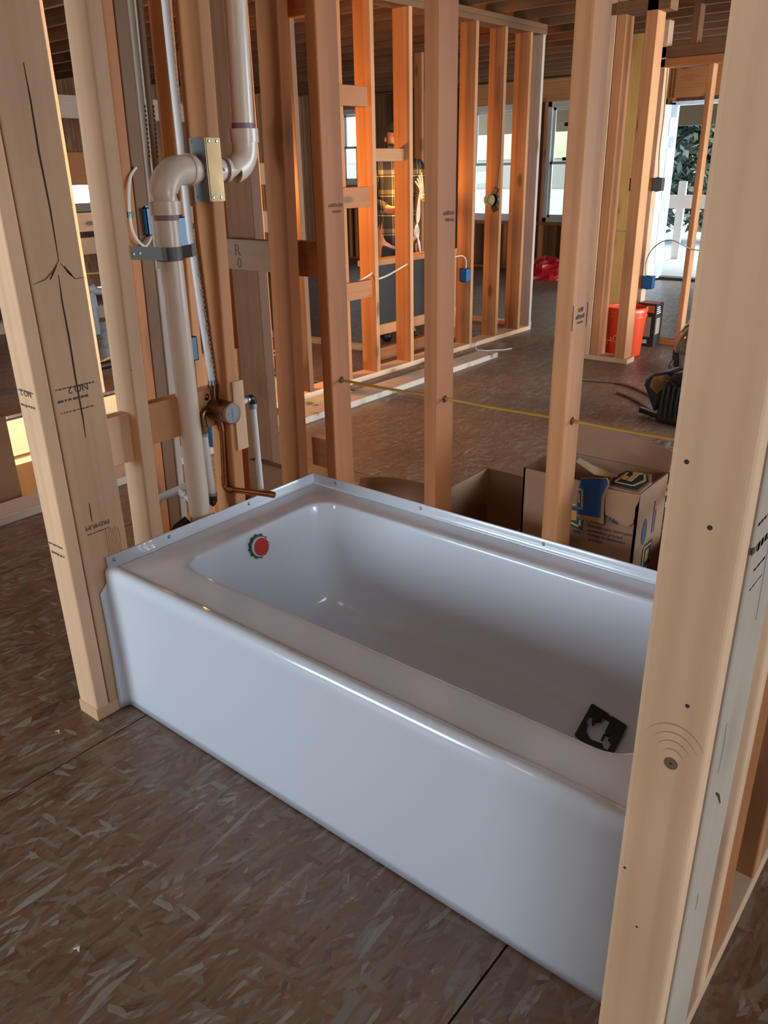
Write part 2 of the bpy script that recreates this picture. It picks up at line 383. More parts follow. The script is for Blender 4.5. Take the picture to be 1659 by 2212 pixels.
# ------------------------------------------------------------------ wall_valve: the plumbing wall at the head of the tub (x = 0)
def stud(w, a, b, mat=PINE, lean=0., bev=.005, name='stud'): return lum(name, w, 'z', a, b, mat, bev, lean)
wv = empty('wall_plumbing', (-.045, .3, 0), kind='structure')
lum('sole_plate', wv, 'y', (-.089, -.10, 0), (0, .80, .038), PINE_PALE)
lum('top_plate', wv, 'y', (-.089, -.10, H_T), (0, .90, H_T + .038), PINE); lum('top_plate', wv, 'y', (-.089, -.10, H_T + .038), (0, .90, H_T + .076), PINE)
p_end = stud(wv, (-.089, -.0975, .038), (0, -.0595, H_T), PINE_PALE, bev=.006)
p_wide = stud(wv, (-.040, -.0565, .038), (-.002, .0775, H_T), PINE_PALE, bev=.004)
s_a = stud(wv, (-.089, .170, .038), (0, .2115, H_T), PINE_PALE, lean=-.026)
s_b = stud(wv, (-.089, .4785, .038), (0, .5195, H_T), PINE, lean=-.026)
s_c = stud(wv, (-.089, .752, .038), (0, .792, H_T), PINE_RED, lean=-.022)
blk1 = lum('block', wv, 'y', (-.072, .0785, .690), (-.034, .172, .822), PINE_PALE, .003)
blk2 = lum('block', wv, 'y', (-.086, .213, .712), (-.048, .478, .826), PINE, .003)
ply = MB().box((-.0005, .484, .635), (.006, .5245, .842)).build('shim', PINE_PALE, None); on_part(ply, s_b)
# ------------------------------------------------------------------ wall_back: studs behind the tub (y = .80 to .889)
wb = empty('wall_back', (.7, .845, 0), kind='structure')
lum('sole_plate', wb, 'x', (0, .80, 0), (1.59, .889, .038), PINE)
lum('top_plate', wb, 'x', (-.45, .80, H_T), (1.59, .889, H_T + .038), PINE); lum('top_plate', wb, 'x', (-.45, .80, H_T + .038), (1.59, .889, H_T + .076), PINE)
s2 = stud(wb, (.062, .80, .038), (.102, .889, H_T), PINE_RED)
s3 = stud(wb, (.458, .80, .038), (.500, .889, H_T), PINE_RED)
s4 = stud(wb, (.855, .80, .038), (.899, .889, H_T), PINE)
s5 = stud(wb, (1.262, .80, .038), (1.300, .889, H_T), PINE)
lum('block', wb, 'x', (-.085, .850, 1.095), (.060, .888, 1.20), PINE, .003)
lum('block', wb, 'x', (-.05, .850, .472), (.060, .888, .572), PINE_PALE, .003)
lum('block', wb, 'x', (-.05, .850, 1.79), (.060, .888, 1.90), PINE, .003)
fl = stud(wb, (-.385, .85, 0.0), (-.256, .895, H_T), PINE_OLD)
bw = lum('block', wb, 'x', (-.37, .812, 1.105), (-.09, .849, 1.20), PINE_DULL, .003)
lum('block', wb, 'x', (-.34, .812, .35), (-.09, .849, .44), PINE_OLD, .003)
# ------------------------------------------------------------------ wall_right: the wall at the foot of the tub, its end post close to the camera
wr = empty('wall_right', (1.54, .3, 0), kind='structure')
lum('sole_plate', wr, 'y', (1.497, -.142, 0), (1.589, .89, .038), PINE_PALE)
lum('top_plate', wr, 'y', (1.497, -.142, H_T), (1.589, .90, H_T + .038), PINE); lum('top_plate', wr, 'y', (1.497, -.142, H_T + .038), (1.589, .90, H_T + .076), PINE)
r_end = stud(wr, (1.4965, -.142, .038), (1.586, -.104, H_T), PINE_PALE, bev=.007)
r_wide = stud(wr, (1.551, -.102, .038), (1.589, .030, H_T), PINE_GREY, bev=.005)
stud(wr, (1.500, .100, .038), (1.587, .138, H_T), PINE_PALE)
stud(wr, (1.537, .142, .038), (1.575, .282, H_T), PINE_RED)
stud(wr, (1.500, .420, .038), (1.587, .458, H_T), PINE)
stud(wr, (1.500, .80, .038), (1.587, .838, H_T), PINE)

# stamps, checks and nail holes on the near lumber
dashes(p_wide, (-.0015, .005, .905), (0, -1, 0), (0, 0, -1), [(-.028, -.052, .05, .004), (.0, -.03, .045, .006), (.030, -.04, .05, .003)], INK)
frame_text(p_wide, 'NO.2', .024, (-.0014, .012, .925), (0, -1, 0), (0, 0, -1), INK)
frame_text(p_end, 'NO.2', .022, (-.045, -.0979, .93), (-1, 0, 0), (0, 0, -1), INK)
dashes(p_end, (-.045, -.0977, .90), (-1, 0, 0), (0, 0, -1), [(-.035, -.035, .03, .004), (.0, -.03, .03, .006)], INK)
frame_text(p_wide, 'PREMIUM', .017, (-.0014, .0, .565), (0, -1, 0), (0, 0, -1), INK)
dashes(p_wide, (-.0015, .0, .548), (0, -1, 0), (0, 0, -1), [(.0, -.03, .03, .003)], INK)
dashes(p_end, (-.045, -.0977, .52), (-1, 0, 0), (0, 0, -1), [(-.012, -.03, .03, .005), (.012, -.03, .03, .006)], INK)
def streak(part, pts, w, face_n, mat=CRACK, name='check'):
    m = MB(); n = V(face_n).normalized(); pts = [V(p) for p in pts]
    d = (pts[-1] - pts[0]).normalized(); side = d.cross(n)
    k_ = len(pts); L_ = []; R_ = []
    for i, p in enumerate(pts):
        ww = w * (math.sin(PI * (i + .25) / (k_ - .5)) ** .6) / 2
        L_.append(p + side * ww); R_.append(p - side * ww)
    m.poly(L_ + R_[::-1], .0006, n)
    return on_part(m.build(name, mat, None), part)
X_ = -.0018
streak(p_wide, [(X_, .0165, 1.62), (X_, .018, 1.55), (X_, .0165, 1.45), (X_, .020, 1.33), (X_, .019, 1.22)], .0042, (1, 0, 0))
streak(p_wide, [(X_, .012, 1.19), (X_, .010, 1.13), (X_, .0115, 1.05), (X_, .010, .95), (X_, .011, .85), (X_, .010, .80)], .0042, (1, 0, 0))
streak(p_wide, [(X_, .019, 1.222), (X_, .0, 1.200), (X_, -.022, 1.184), (X_, -.052, 1.176)], .004, (1, 0, 0), KNOTM)
streak(p_wide, [(X_, .022, 1.215), (X_, .036, 1.195), (X_, .052, 1.178), (X_, .076, 1.178)], .0035, (1, 0, 0), KNOTM)
streak(p_wide, [(X_, .012, 1.212), (X_, .0, 1.196), (X_, -.01, 1.182)], .004, (1, 0, 0))
streak(p_wide, [(X_, .030, 1.208), (X_, .040, 1.192), (X_, .047, 1.184)], .005, (1, 0, 0))
streak(p_wide, [(X_, -.012, .63), (X_, -.013, .60), (X_, -.013, .58)], .003, (1, 0, 0))
# the split patch of bare grain near the tub
rb = MB()
for i in range(9): rb.box((-.002, .020 + i * .0046, .455), (.0006, .0226 + i * .0046, .545 - (i % 3) * .004))
on_part(rb.build('split_grain', PINE_PALE, None), p_wide)
def nailhole(part, p, n, r=.004, mat=CRACK):
    m = MB(); m.disc(V(p), n, r, .0006, 9); return on_part(m.build('nail_hole', mat, None), part)
for (px, pz, r) in ((1.515, 1.10, .0045), (1.55, 1.03, .005), (1.556, .793, .0045), (1.507, .495, .0035), (1.535, .40, .003)): nailhole(r_end, (px, -.1418, pz), (0, -1, 0), r * .62)
# big knot with rings on the end post
kk = MB(); kk.disc((1.547, -.1418, .70), (0, -1, 0), .009, .0005, 20); on_part(kk.build('knot', KNOTM, None), r_end)
nailhole(r_end, (1.547, -.1423, .70), (0, -1, 0), .0016)
for i in range(4):
    rr = .017 + i * .010
    streak(r_end, [(1.547 + rr * math.cos(a) * .95, -.1417, .701 + rr * math.sin(a) * 1.25) for a in [math.radians(t) for t in range(35, 150, 9)]], .0018, (0, -1, 0), mk('knot_ring', (.44, .26, .14), .7) if i == 0 else bpy.data.materials['knot_ring'], 'grain_ring')
dashes(r_wide, (1.5885, -.055, 1.0), (0, -1, 0), (0, 0, -1), [(-.03, -.02, .04, .004), (0, -.02, .04, .012), (.035, -.02, .03, .004), (.06, -.02, .03, .003)], INK)
streak(r_wide, [(1.5888, -.03, .98), (1.5888, -.025, .93), (1.5888, -.022, .87)], .006, (1, 0, 0), mk('grey_streak', (.28, .26, .24), .8))
streak(r_wide, [(1.5888, -.075, .74), (1.5888, -.07, .70), (1.5888, -.072, .66)], .007, (1, 0, 0), bpy.data.materials['grey_streak'])
streak(r_wide, [(1.5888, -.065, .62), (1.5888, -.045, .60), (1.5888, -.028, .575)], .006, (1, 0, 0))
streak(r_wide, [(1.5888, -.06, .43), (1.5888, -.055, .41), (1.5888, -.058, .395)], .006, (1, 0, 0), bpy.data.materials['grey_streak'])
# stamps further back
dashes(s_a, (-.028, .1655, .905), (-1, 0, 0), (0, 0, -1), [(-.035, -.03, .03, .003), (0, -.012, .03, .012), (.035, -.02, .03, .005)], INKRED)
dashes(s_a, (-.036, .1755, .59), (-1, 0, 0), (0, 0, -1), [(-.012, -.035, .03, .005), (.015, -.035, .03, .005)], INKRED)
dashes(s2, (.1024, .84, 1.30), (0, 1, 0), (0, 0, 1), [(0, -.02, .035, .010), (-.016, -.005, .03, .008)], INKRED)
dashes(s3, (.5004, .845, 1.285), (0, 1, 0), (0, 0, 1), [(0, -.015, .035, .010), (-.016, -.005, .03, .008)], INKRED)
dashes(s4, (.8994, .845, 1.055), (0, 1, 0), (0, 0, 1), [(0, -.022, .026, .010), (.016, -.012, .016, .012), (-.012, -.012, .01, .006)], INK)
for (yy, sg) in ((.806, -1), (.882, 1)): streak(s4, [(.8994, yy, 1.03), (.8994, yy, 1.06), (.8994, yy, 1.09)], .003, (1, 0, 0))
dashes(s_c, (-.04, .7515, .83), (1, 0, 0), (0, 0, 1), [(0, -.01, .03, .006), (.014, -.03, .03, .008), (-.012, -.02, .03, .006)], INKRED)
frame_text(bw, 'R', .05, (-.30, .8116, 1.165), (1, 0, 0), (0, 0, 1), INK); frame_text(bw, '0', .045, (-.295, .8116, 1.125), (1, 0, 0), (0, 0, 1), INK)
for (st, x, zz) in ((s2, .1024, .79), (s3, .5004, .79), (s4, .8994, .795)): nailhole(st, (x, .845, zz), (1, 0, 0), .011)

# ------------------------------------------------------------------ bathtub
LX, WY = 1.4955, .799
tub = MB()
def rrect(x0, x1, y0, y1, r, z, nc=7, ns=14):
    pts = []
    cs = [((x1 - r, y0 + r), -PI / 2), ((x1 - r, y1 - r), 0), ((x0 + r, y1 - r), PI / 2), ((x0 + r, y0 + r), PI)]
    corners = [[(c[0] + r * math.cos(a + PI / 2 * i / nc), c[1] + r * math.sin(a + PI / 2 * i / nc)) for i in range(nc + 1)] for c, a in cs]
    for k in range(4):
        pts += corners[k]; a = corners[k][-1]; b = corners[(k + 1) % 4][0]
        pts += [(a[0] + (b[0] - a[0]) * i / ns, a[1] + (b[1] - a[1]) * i / ns) for i in range(1, ns)]
    return [(p[0], p[1], z) for p in pts]
loops = [rrect(*a) for a in (
    (.012, LX - .012, .030, WY - .012, .008, .4370), (.020, LX - .020, .038, WY - .020, .010, .4370), (.112, 1.427, .121, .719, .088, .4368), (.122, 1.417, .131, .709, .080, .4366), (.1265, 1.4125, .1355, .7045, .077, .4352),
    (.1295, 1.4095, .1385, .7015, .075, .4322), (.1312, 1.4075, .1402, .6998, .074, .4275), (.1335, 1.404, .144, .6975, .074, .4150),
    (.145, 1.382, .158, .692, .078, .355), (.158, 1.350, .172, .687, .082, .255), (.170, 1.315, .187, .682, .086, .170),
    (.180, 1.292, .198, .677, .088, .128), (.192, 1.272, .210, .668, .088, .103), (.210, 1.248, .227, .652, .084, .088), (.240, 1.215, .255, .622, .072, .080), (.30, 1.15, .31, .56, .05, .077), (.55, .90, .39, .46, .03, .075))]
n = len(loops[0]); vs = [p for l in loops for p in l]; fs = []
for i in range(len(loops) - 1):
    for j in range(n): fs.append((i * n + j, i * n + (j + 1) % n, (i + 1) * n + (j + 1) % n, (i + 1) * n + j))
fs.append(tuple((len(loops) - 1) * n + j for j in range(n)))
tub.add(vs, fs)
# nailing flange on three sides with its cove
prof = [(.0005, .4690), (.0035, .4695), (.0050, .4670), (.0055, .4500), (.0070, .4430), (.0090, .4390), (.0120, .4370)]
vs = []; fs = []
for d, z in prof:
    yf = .004
    row = [(d, yf, z)] + [(d, yf + (WY - d - yf) * t, z) for t in (.25, .5, .75)] + [(d, WY - d, z)] + [(d + (LX - 2 * d) * t, WY - d, z) for t in (.2, .4, .6, .8)] + [(LX - d, WY - d, z)] + [(LX - d, WY - d + (yf - WY + d) * t, z) for t in (.25, .5, .75)] + [(LX - d, yf, z)]
    vs += row
m_ = len(row)
for i in range(len(prof) - 1):
    for j in range(m_ - 1): fs.append((i * m_ + j, i * m_ + j + 1, (i + 1) * m_ + j + 1, (i + 1) * m_ + j))
tub.add(vs, fs)
# apron with bull nose; at the left it turns out into the lip that laps the post
fp = [(.030, .4370), (.0275, .4362), (.0260, .4375), (.0235, .4400), (.0185, .4428), (.0120, .4438), (.0060, .4425), (.0, .4385), (-.0045, .4310), (-.0065, .4210), (-.0068, .4100), (-.0062, .398), (-.0056, .392), (-.0052, .384), (-.0046, .373), (-.0035, .35), (-.001, .27), (0, .18), (0, .09), (0, .03), (0, .004)]
st = [(.0025, -.031), (.0030, -.022), (.0042, -.013), (.0070, -.0062), (.0115, -.0022), (.018, -.0004), (.026, 0), (.06, 0), (.4, 0), (.8, 0), (1.2, 0), (LX - .002, 0)]
vs = []; fs = []
for (yy, zz) in fp:
    w = 0 if zz > .397 else (1 if zz < .373 else (.397 - zz) / .024)
    for (x, o_) in st:
        tip = .0055 if (x < .004 and zz > .40) else yy
        vs.append((x, yy + o_ * w * (.8 + .2 * (1 - zz / .4)), zz))
m_ = len(st)
for i in range(len(fp) - 1):
    for j in range(m_ - 1): fs.append((i * m_ + j, i * m_ + j + 1, (i + 1) * m_ + j + 1, (i + 1) * m_ + j))
tub.add(vs, fs)
bt = tub.build('bathtub', TUB, None, (.75, .40, 0), smooth=1.2, solid=.003)
tag(bt, 'white alcove bathtub with smooth apron set between bare wood studs', 'bathtub')
for p, nn in (((.0045, .026, .456), (1, 0, 0)), ((.0045, .205, .456), (1, 0, 0)), ((.0045, .505, .456), (1, 0, 0)), ((.105, WY - .0045, .456), (0, -1, 0)), ((.452, WY - .0045, .455), (0, -1, 0)), ((.868, WY - .0045, .455), (0, -1, 0)), ((1.26, WY - .0045, .455), (0, -1, 0))):
    m = MB(); m.lathe(p, [(.0001, .0035), (.0025, .0035), (.0050, .0018), (.0056, 0)], 14, nn); m.disc(V(p) + V(nn) * .0034, nn, .0016, .0004, 6); m.build('screw', SCREW, bt, smooth=.8)
# overflow test plug
ov = empty('overflow_plug', (.148, .408, .345), 'red and white plug with green scalloped ring on the tub wall', 'plug')
c = V((.1385, .410, .386)); ax = V((.985, 0, .17)).normalized(); q_ = V((0, 0, 1)).rotation_difference(ax)
def scal(r, t, k_, amp, n=96): return [c + ax * t + q_ @ V(((r + amp * max(0, math.cos(k_ * 2 * PI * i / n)) ** 2) * math.cos(2 * PI * i / n), (r + amp * max(0, math.cos(k_ * 2 * PI * i / n)) ** 2) * math.sin(2 * PI * i / n), 0)) for i in range(n)]
m = MB(); m.poly(scal(.0330, 0, 12, .0050), .010, ax); m.build('ring', GREENP, ov)
m = MB(); m.lathe(c + ax * .009, [(.030, 0), (.0295, .007), (.028, .0085)], 40, ax); m.disc(c + ax * .009, ax, .029, .0085, 40); m.build('collar', mk('white_plastic', (.8, .8, .8), .4), ov, smooth=.7)
m = MB(); m.disc(c + ax * .0170, ax, .0268, .004, 40); m.build('cap', REDD, ov)
# black plastic plate lying in the tub
bp_ = empty('cover_plate', (1.165, .605, .082), 'flat black plastic plate with cut-out centre lying in the tub', 'cover plate')
A, Bc, C_ = V((1.101, .668, .106)), V((1.208, .645, .100)), V((1.112, .552, .084))
ex = (Bc - A); ey = (C_ - A)
def pl(u, v, h=0): return A + ex * u + ey * v + V((0, 0, h))
out = [(0, .04), (.04, 0), (.46, 0), (.50, .035), (.56, .035), (.60, 0), (.96, 0), (1, .04), (1, .96), (.96, 1), (.04, 1), (0, .96)]
hol = [(.40, .14), (.60, .14), (.615, .50), (.60, .72), (.66, .68), (.66, .52), (.74, .50), (.76, .60), (.86, .62), (.86, .84), (.74, .86), (.68, .78), (.55, .82), (.38, .86), (.20, .74), (.16, .56), (.10, .54), (.10, .32), (.20, .32), (.22, .48), (.28, .50), (.30, .36), (.36, .36), (.36, .30), (.41, .30)]
def inside(P, u, v):
    r = False; n_ = len(P)
    for i in range(n_):
        (a, b), (c, d) = P[i], P[i - 1]
        if (b > v) != (d > v) and u < (c - a) * (v - b) / (d - b) + a: r = not r
    return r
GN = 40; bm = bmesh.new(); gv = {}
def gvert(i, j, h):
    if (i, j, h) not in gv: gv[i, j, h] = bm.verts.new(pl(i / GN, j / GN, .0055 * h) - wloc(bp_))
    return gv[i, j, h]
keep = {(i, j) for i in range(GN) for j in range(GN) if inside(out, (i + .5) / GN, (j + .5) / GN) and not inside(hol, (i + .5) / GN, (j + .5) / GN)}
for (i, j) in keep:
    q = ((i, j), (i + 1, j), (i + 1, j + 1), (i, j + 1))
    bm.faces.new([gvert(a, b, 1) for a, b in q]); bm.faces.new([gvert(a, b, 0) for a, b in q][::-1])
    for k, (di, dj) in enumerate(((0, -1), (1, 0), (0, 1), (-1, 0))):
        if (i + di, j + dj) not in keep:
            a, b = q[k], q[(k + 1) % 4]; bm.faces.new([gvert(*a, 0), gvert(*b, 0), gvert(*b, 1), gvert(*a, 1)])
bmesh.ops.recalc_face_normals(bm, faces=bm.faces)
me = bpy.data.meshes.new('plate'); bm.to_mesh(me); bm.free(); me.materials.append(BLACK)
link(bpy.data.objects.new('plate', me), bp_, wloc(bp_))

# ------------------------------------------------------------------ vent pipe
vp_ = empty('vent_pipe', (-.045, .352, 0), 'cream plastic vent pipe bending through the stud with the steel shoe', 'pipe')
PX, R = -.040, .0305
y1, y2, zh = .358, .645, 1.405
m = MB(); m.tube([(PX, .350, .02), (PX, y1, 1.335)], R, 24); m.build('lower_pipe', PVC, vp_, smooth=.8)
m = MB(); m.tube([(PX, y1, 1.305), (PX, y1, 1.345)] + arc((PX, y1 + .062, 1.345), .062, PI, PI / 2, (0, 1, 0), (0, 0, 1), 9) + [(PX, y1 + .095, zh + .002)], .0365, 24); m.tube([(PX, y1, 1.302), (PX, y1, 1.334)], .0405, 24); m.tube([(PX, y1 + .085, zh + .002), (PX, y1 + .10, zh + .002)], .0395, 24); m.build('elbow', PVC, vp_, smooth=.8)
m = MB(); m.tube([(PX, y1 + .09, zh), (PX, y2 - .07, zh)], R, 24); m.build('cross_pipe', PVC, vp_, smooth=.8)
m = MB(); m.tube([(PX, y2 - .085, zh), (PX, y2 - .055, zh)] + arc((PX, y2 - .058, zh + .058), .058, -PI / 2, 0, (0, 1, 0), (0, 0, 1), 9) + [(PX, y2, zh + .10)], .0365, 24); m.tube([(PX, y2, zh + .068), (PX, y2, zh + .102)], .0405, 24); m.build('elbow', PVC, vp_, smooth=.8)
m = MB(); m.tube([(PX, y2, zh + .09), (PX, y2 + .022, 2.44)], R, 24); m.build('upper_pipe', PVC, vp_, smooth=.8)
for a, b in (((PX, y1 - .0003, 1.288), (PX, y1, 1.303)), ((PX, y1 + .099, zh), (PX, y1 + .106, zh)), ((PX, y2 - .092, zh), (PX, y2 - .084, zh)), ((PX, y2, zh + .101), (PX, y2, zh + .116))):
    m = MB(); m.tube([a, b], R + .0007, 24); m.build('primer_ring', PRIMER, vp_, smooth=.8)
pp = [o for o in vp_.children if o.name.startswith('cross_pipe')][0]
dashes(pp, (PX + R - .0005, y1 + .135, zh - .003), (0, 1, 0), (0, 0, 1), [(0, -.02, .05, .006)], INK, 'print')
frame_text(pp, 'CP-', .011, (PX + R + .0002, y2 - .112, zh + .002), (0, 1, 0), (0, 0, 1), INK)
# steel stud shoe
sh = empty('stud_shoe', (-.02, .474, 1.33), 'galvanised steel stud shoe wrapped on the stud round the vent pipe', 'bracket')
yb = .4725
m = MB(); o_ = [(.001, 1.329), (.001, 1.482), (-.060, 1.482), (-.060, 1.445)] + [(-.040 + .036 * math.cos(t), 1.405 + .038 * math.sin(t)) for t in [PI / 2 - PI * i / 10 for i in range(11)]] + [(-.060, 1.367), (-.060, 1.329)]
m.poly([(x, yb, z) for x, z in o_], .0016, (0, 1, 0)); m.build('side_plate', STEEL, sh)
m = MB(); m.box((.0005, yb, 1.329), (.0022, yb + .0515, 1.482)); m.box((.0022, yb + .004, 1.329), (.0034, yb + .008, 1.482)); m.build('front_strap', mk('gold_lit_steel', (.36, .22, .095), .4, .5, noise=.45), sh)  # golden light on the strap is put into its steel colour
for p, nn in (((.0022, .484, 1.338), (1, 0, 0)), ((.0022, .510, 1.338), (1, 0, 0)), ((.0022, .486, 1.474), (1, 0, 0)), ((.0022, .512, 1.474), (1, 0, 0)), ((-.05, yb, 1.474), (0, -1, 0)), ((-.05, yb, 1.338), (0, -1, 0)), ((-.02, yb, 1.352), (0, -1, 0))):
    m = MB(); m.lathe(p, [(.0001, .002), (.003, .0018), (.0042, 0)], 12, nn); m.build('nail', SCREW, sh)
# pipe strap
sp_ = empty('pipe_strap', (.0, .35, 1.20), 'grey metal strap holding the vent pipe between two studs', 'strap')
m = MB(); zc = 1.208
pts = [(.0012, .211, zc + .014), (.0012, .245, zc + .010), (.0010, .30, zc + .003)] + [(PX + .0325 * math.sin(t), .3545 - .0325 * math.cos(t), zc) for t in [PI * .22 + PI * .56 * i / 10 for i in range(11)]] + [(-.004, .398, zc + .004), (-.010, .418, zc + .006)]
for i in range(len(pts) - 1):
    a, b = V(pts[i]), V(pts[i + 1]); u = V((0, 0, .016)); nn = (b - a).cross(u).normalized()
    m.poly([a - u, b - u, b + u, a + u], .0018, nn)
m.build('band', GALV, sp_)
m = MB(); m.tube([(PX, .354, zc - .019), (PX, .354, zc + .015)], .0335, 24, cap=False); m.build('clamp', GALV, sp_, smooth=.8)
for yy in (.217, .235):
    m = MB(); m.disc((.003, yy, zc + .011), (1, 0, 0), .003, .0012, 10); m.build('screw', SCREW, sp_)

# ------------------------------------------------------------------ shower valve and its copper
va = empty('shower_valve', (-.045, .463, .70), 'dark brass shower valve with grey face and copper spout pipe', 'valve')
m = MB(); m.lathe((-.062, .452, .762), [(.0001, 0), (.026, 0), (.030, .006), (.030, .018), (.0325, .022), (.0325, .088), (.030, .094), (.029, .094)], 32, (1, 0, 0)); m.build('body', BRASS, va, smooth=.7)
m = MB(); m.lathe((.029, .452, .762), [(.0315, 0), (.0325, .003), (.0315, .006), (.028, .0062)], 32, (1, 0, 0)); m.build('face_ring', mk('bright_brass', (.50, .32, .18), .25, 1.0), va, smooth=.7)
m = MB(); m.disc((.029, .452, .762), (1, 0, 0), .0285, .005, 32); m.box((.034, .451, .742), (.0352, .453, .78)); m.box((.034, .434, .761), (.0352, .468, .763)); m.build('face_disc', mk('grey_disc', (.33, .33, .34), .45), va)
m = MB(); m.tube([(-.05, .455, .78), (-.05, .457, .822)], .0115, 16); m.tube([(-.05, .457, .806), (-.05, .4575, .832)], .0135, 16); m.tube([(-.05, .458, .828), (-.05, .458, .834)], .015, 16); m.build('upper_fitting', BRASS, va, smooth=.7)
m = MB(); m.tube([(-.05, .435, .765)] + arc((-.05, .424, .748), .017, PI / 2, PI, (0, 1, 0), (0, 0, 1), 6) + [(-.05, .407, .715)], .0125, 16); m.tube([(-.05, .407, .700), (-.05, .407, .722)], .015, 16); m.build('elbow', BRASS, va, smooth=.7)
m = MB(); m.tube([(-.055, .435, .80), (-.055, .425, .805)], .012, 14); m.tube([(-.05, .47, .765), (-.05, .50, .77)], .0125, 14); m.build('side_fitting', BRASS, va, smooth=.7)
m = MB(); m.tube([(-.035, .456, .745), (-.03, .460, .70)], .012, 16); m.tube([(-.03, .460, .70), (-.030, .449, .54)] + arc((-.013, .449, .535), .017, PI, PI * 1.5, (1, 0, 0), (0, 0, 1), 6) + [(.004, .455, .5175), (.095, .5225, .5025)], .0088, 16); m.build('copper_pipe', COPPER, va, smooth=.8)
m = MB(); m.tube([(-.030, .450, .556), (-.030, .449, .535)] + arc((-.013, .449, .535), .017, PI, PI * 1.5, (1, 0, 0), (0, 0, 1), 6) + [(.003, .4545, .518)], .0108, 16); m.build('copper_elbow', COPPER, va, smooth=.8)
m = MB(); m.tube([(.078, .5142, .5049), (.101, .5255, .5015)], .0098, 16); m.lathe((.100, .525, .5017), [(.0098, 0), (.008, .004), (.0001, .0055)], 16, (.9, .43, -.13)); m.build('end_cap', COPPER, va, smooth=.8)
# water pipes of the wall
GW = 'white water pipes round the shower valve'
wp1 = empty('water_pipe', (-.05, .458, .83), 'white water pipe with worn print rising above the shower valve', 'pipe', GW)
m = MB(); m.tube([(-.05, .458, .83), (-.066, .459, 1.0), (-.083, .461, 1.25), (-.086, .463, 1.6), (-.086, .470, 2.44)], .0095, 14); m.build('tube', CPVC, wp1, smooth=.8)
tb = wp1.children[0]; m = MB()
for i in range(90):
    z = .86 + i * .013; xx = -.05 - .036 * min(1, max(0, (z - .83) / .45)) + .0065; yy = .4585 + .006 * (z - .83); m.box((xx - .001, yy + .001 + .003 * math.sin(i * 1.7), z), (xx + .0022, yy + .0075, z + random.uniform(.004, .011)))
m.build('print', mk('faded_print', (.42, .34, .27), .6), wp1)
m = MB(); m.tube([(-.05, .458, .826), (-.05, .458, .846)], .0122, 14); m.build('band', SCREW, wp1)
wp2 = empty('water_pipe', (-.05, .407, .45), 'short white water pipe dropping from the valve beside the vent pipe', 'pipe', GW)
m = MB(); m.tube([(-.05, .407, .70), (-.05, .414, .505)], .0105, 14); m.build('tube', CPVC, wp2, smooth=.8)
m = MB(); m.tube([(-.05, .414, .508), (-.05, .4145, .488)] + arc((-.05, .405, .488), .0095, 0, -PI / 2, (0, 1, 0), (0, 0, 1), 4), .0122, 12); m.build('elbow', BLACK, wp2, smooth=.8)
m = MB(); m.tube([(-.05, .407, .690), (-.05, .4075, .703)], .0135, 14); m.tube([(-.05, .414, .501), (-.05, .4142, .509)], .0135, 14); m.build('band', STEEL, wp2)
wp3 = empty('water_pipe', (-.05, .60, .0), 'white water pipe with black elbow right of the valve stud', 'pipe', GW)
m = MB(); m.tube([(-.05, .525, .752), (-.05, .592, .762)], .0095, 14); m.tube([(-.05, .604, .745), (-.05, .612, .02)], .0095, 14); m.build('tube', CPVC, wp3, smooth=.8)
m = MB(); m.tube([(-.05, .585, .761), (-.05, .592, .7615)] + arc((-.05, .592, .750), .012, PI / 2, 0, (0, 1, 0), (0, 0, 1), 5) + [(-.05, .604, .740)], .0125, 14); m.tube([(-.05, .520, .751), (-.05, .527, .752)], .013, 12); m.build('elbow', BLACK, wp3, smooth=.8)
m = MB(); m.tube([(-.05, .604, .728), (-.05, .604, .744)], .0132, 14); m.tube([(-.05, .580, .760), (-.05, .585, .7605)], .0132, 14); m.build('band', STEEL, wp3)
wp4 = empty('water_pipe', (-.45, .53, .36), 'white tee of water pipe low behind the vent pipe', 'pipe', GW)
m = MB(); m.tube([(-.45, .40, .362), (-.45, .66, .378)], .0135, 14); m.tube([(-.45, .573, .370), (-.39, .600, .325)], .0125, 14); m.build('tube', CPVC, wp4, smooth=.8)
m = MB(); m.tube([(-.448, .574, .369), (-.428, .583, .354)], .0150, 14); m.build('tee', CPVC, wp4, smooth=.8)
tr = empty('drain_trap', (-.10, .26, .0), 'black plastic waste fittings with grey strap behind the tub end', 'fitting')
m = MB(); m.tube([(-.07, .265, .32), (-.07, .268, .40), (-.06, .285, .435), (-.05, .315, .455)], [.022, .022, .018, .014], 12); m.build('black_elbow', BLACK, tr, smooth=.8)
m = MB(); m.tube([(-.07, .262, .02), (-.07, .265, .33)], .021, 14); m.lathe((-.07, .265, .345), [(.021, 0), (.031, .006), (.031, .024), (.021, .03)], 10); m.build('black_nut', BLACK, tr, smooth=.5)
m = MB(); m.box((-.10, .27, .375), (-.098, .41, .405), (.05, 0, 0)); m.build('strap', GALV, tr)
m = MB(); m.tube([(-.07, .405, .36), (-.07, .42, .40), (-.065, .43, .43)], [.02, .02, .012], 12); m.build('black_knob', BLACK, tr, smooth=.8)
m = MB(); m.tube([(-.13, .155, .37), (-.13, .175, .372)], .012, 12); m.build('chrome_nut', mk('chrome', (.6, .62, .64), .15, 1.0), tr, smooth=.8)

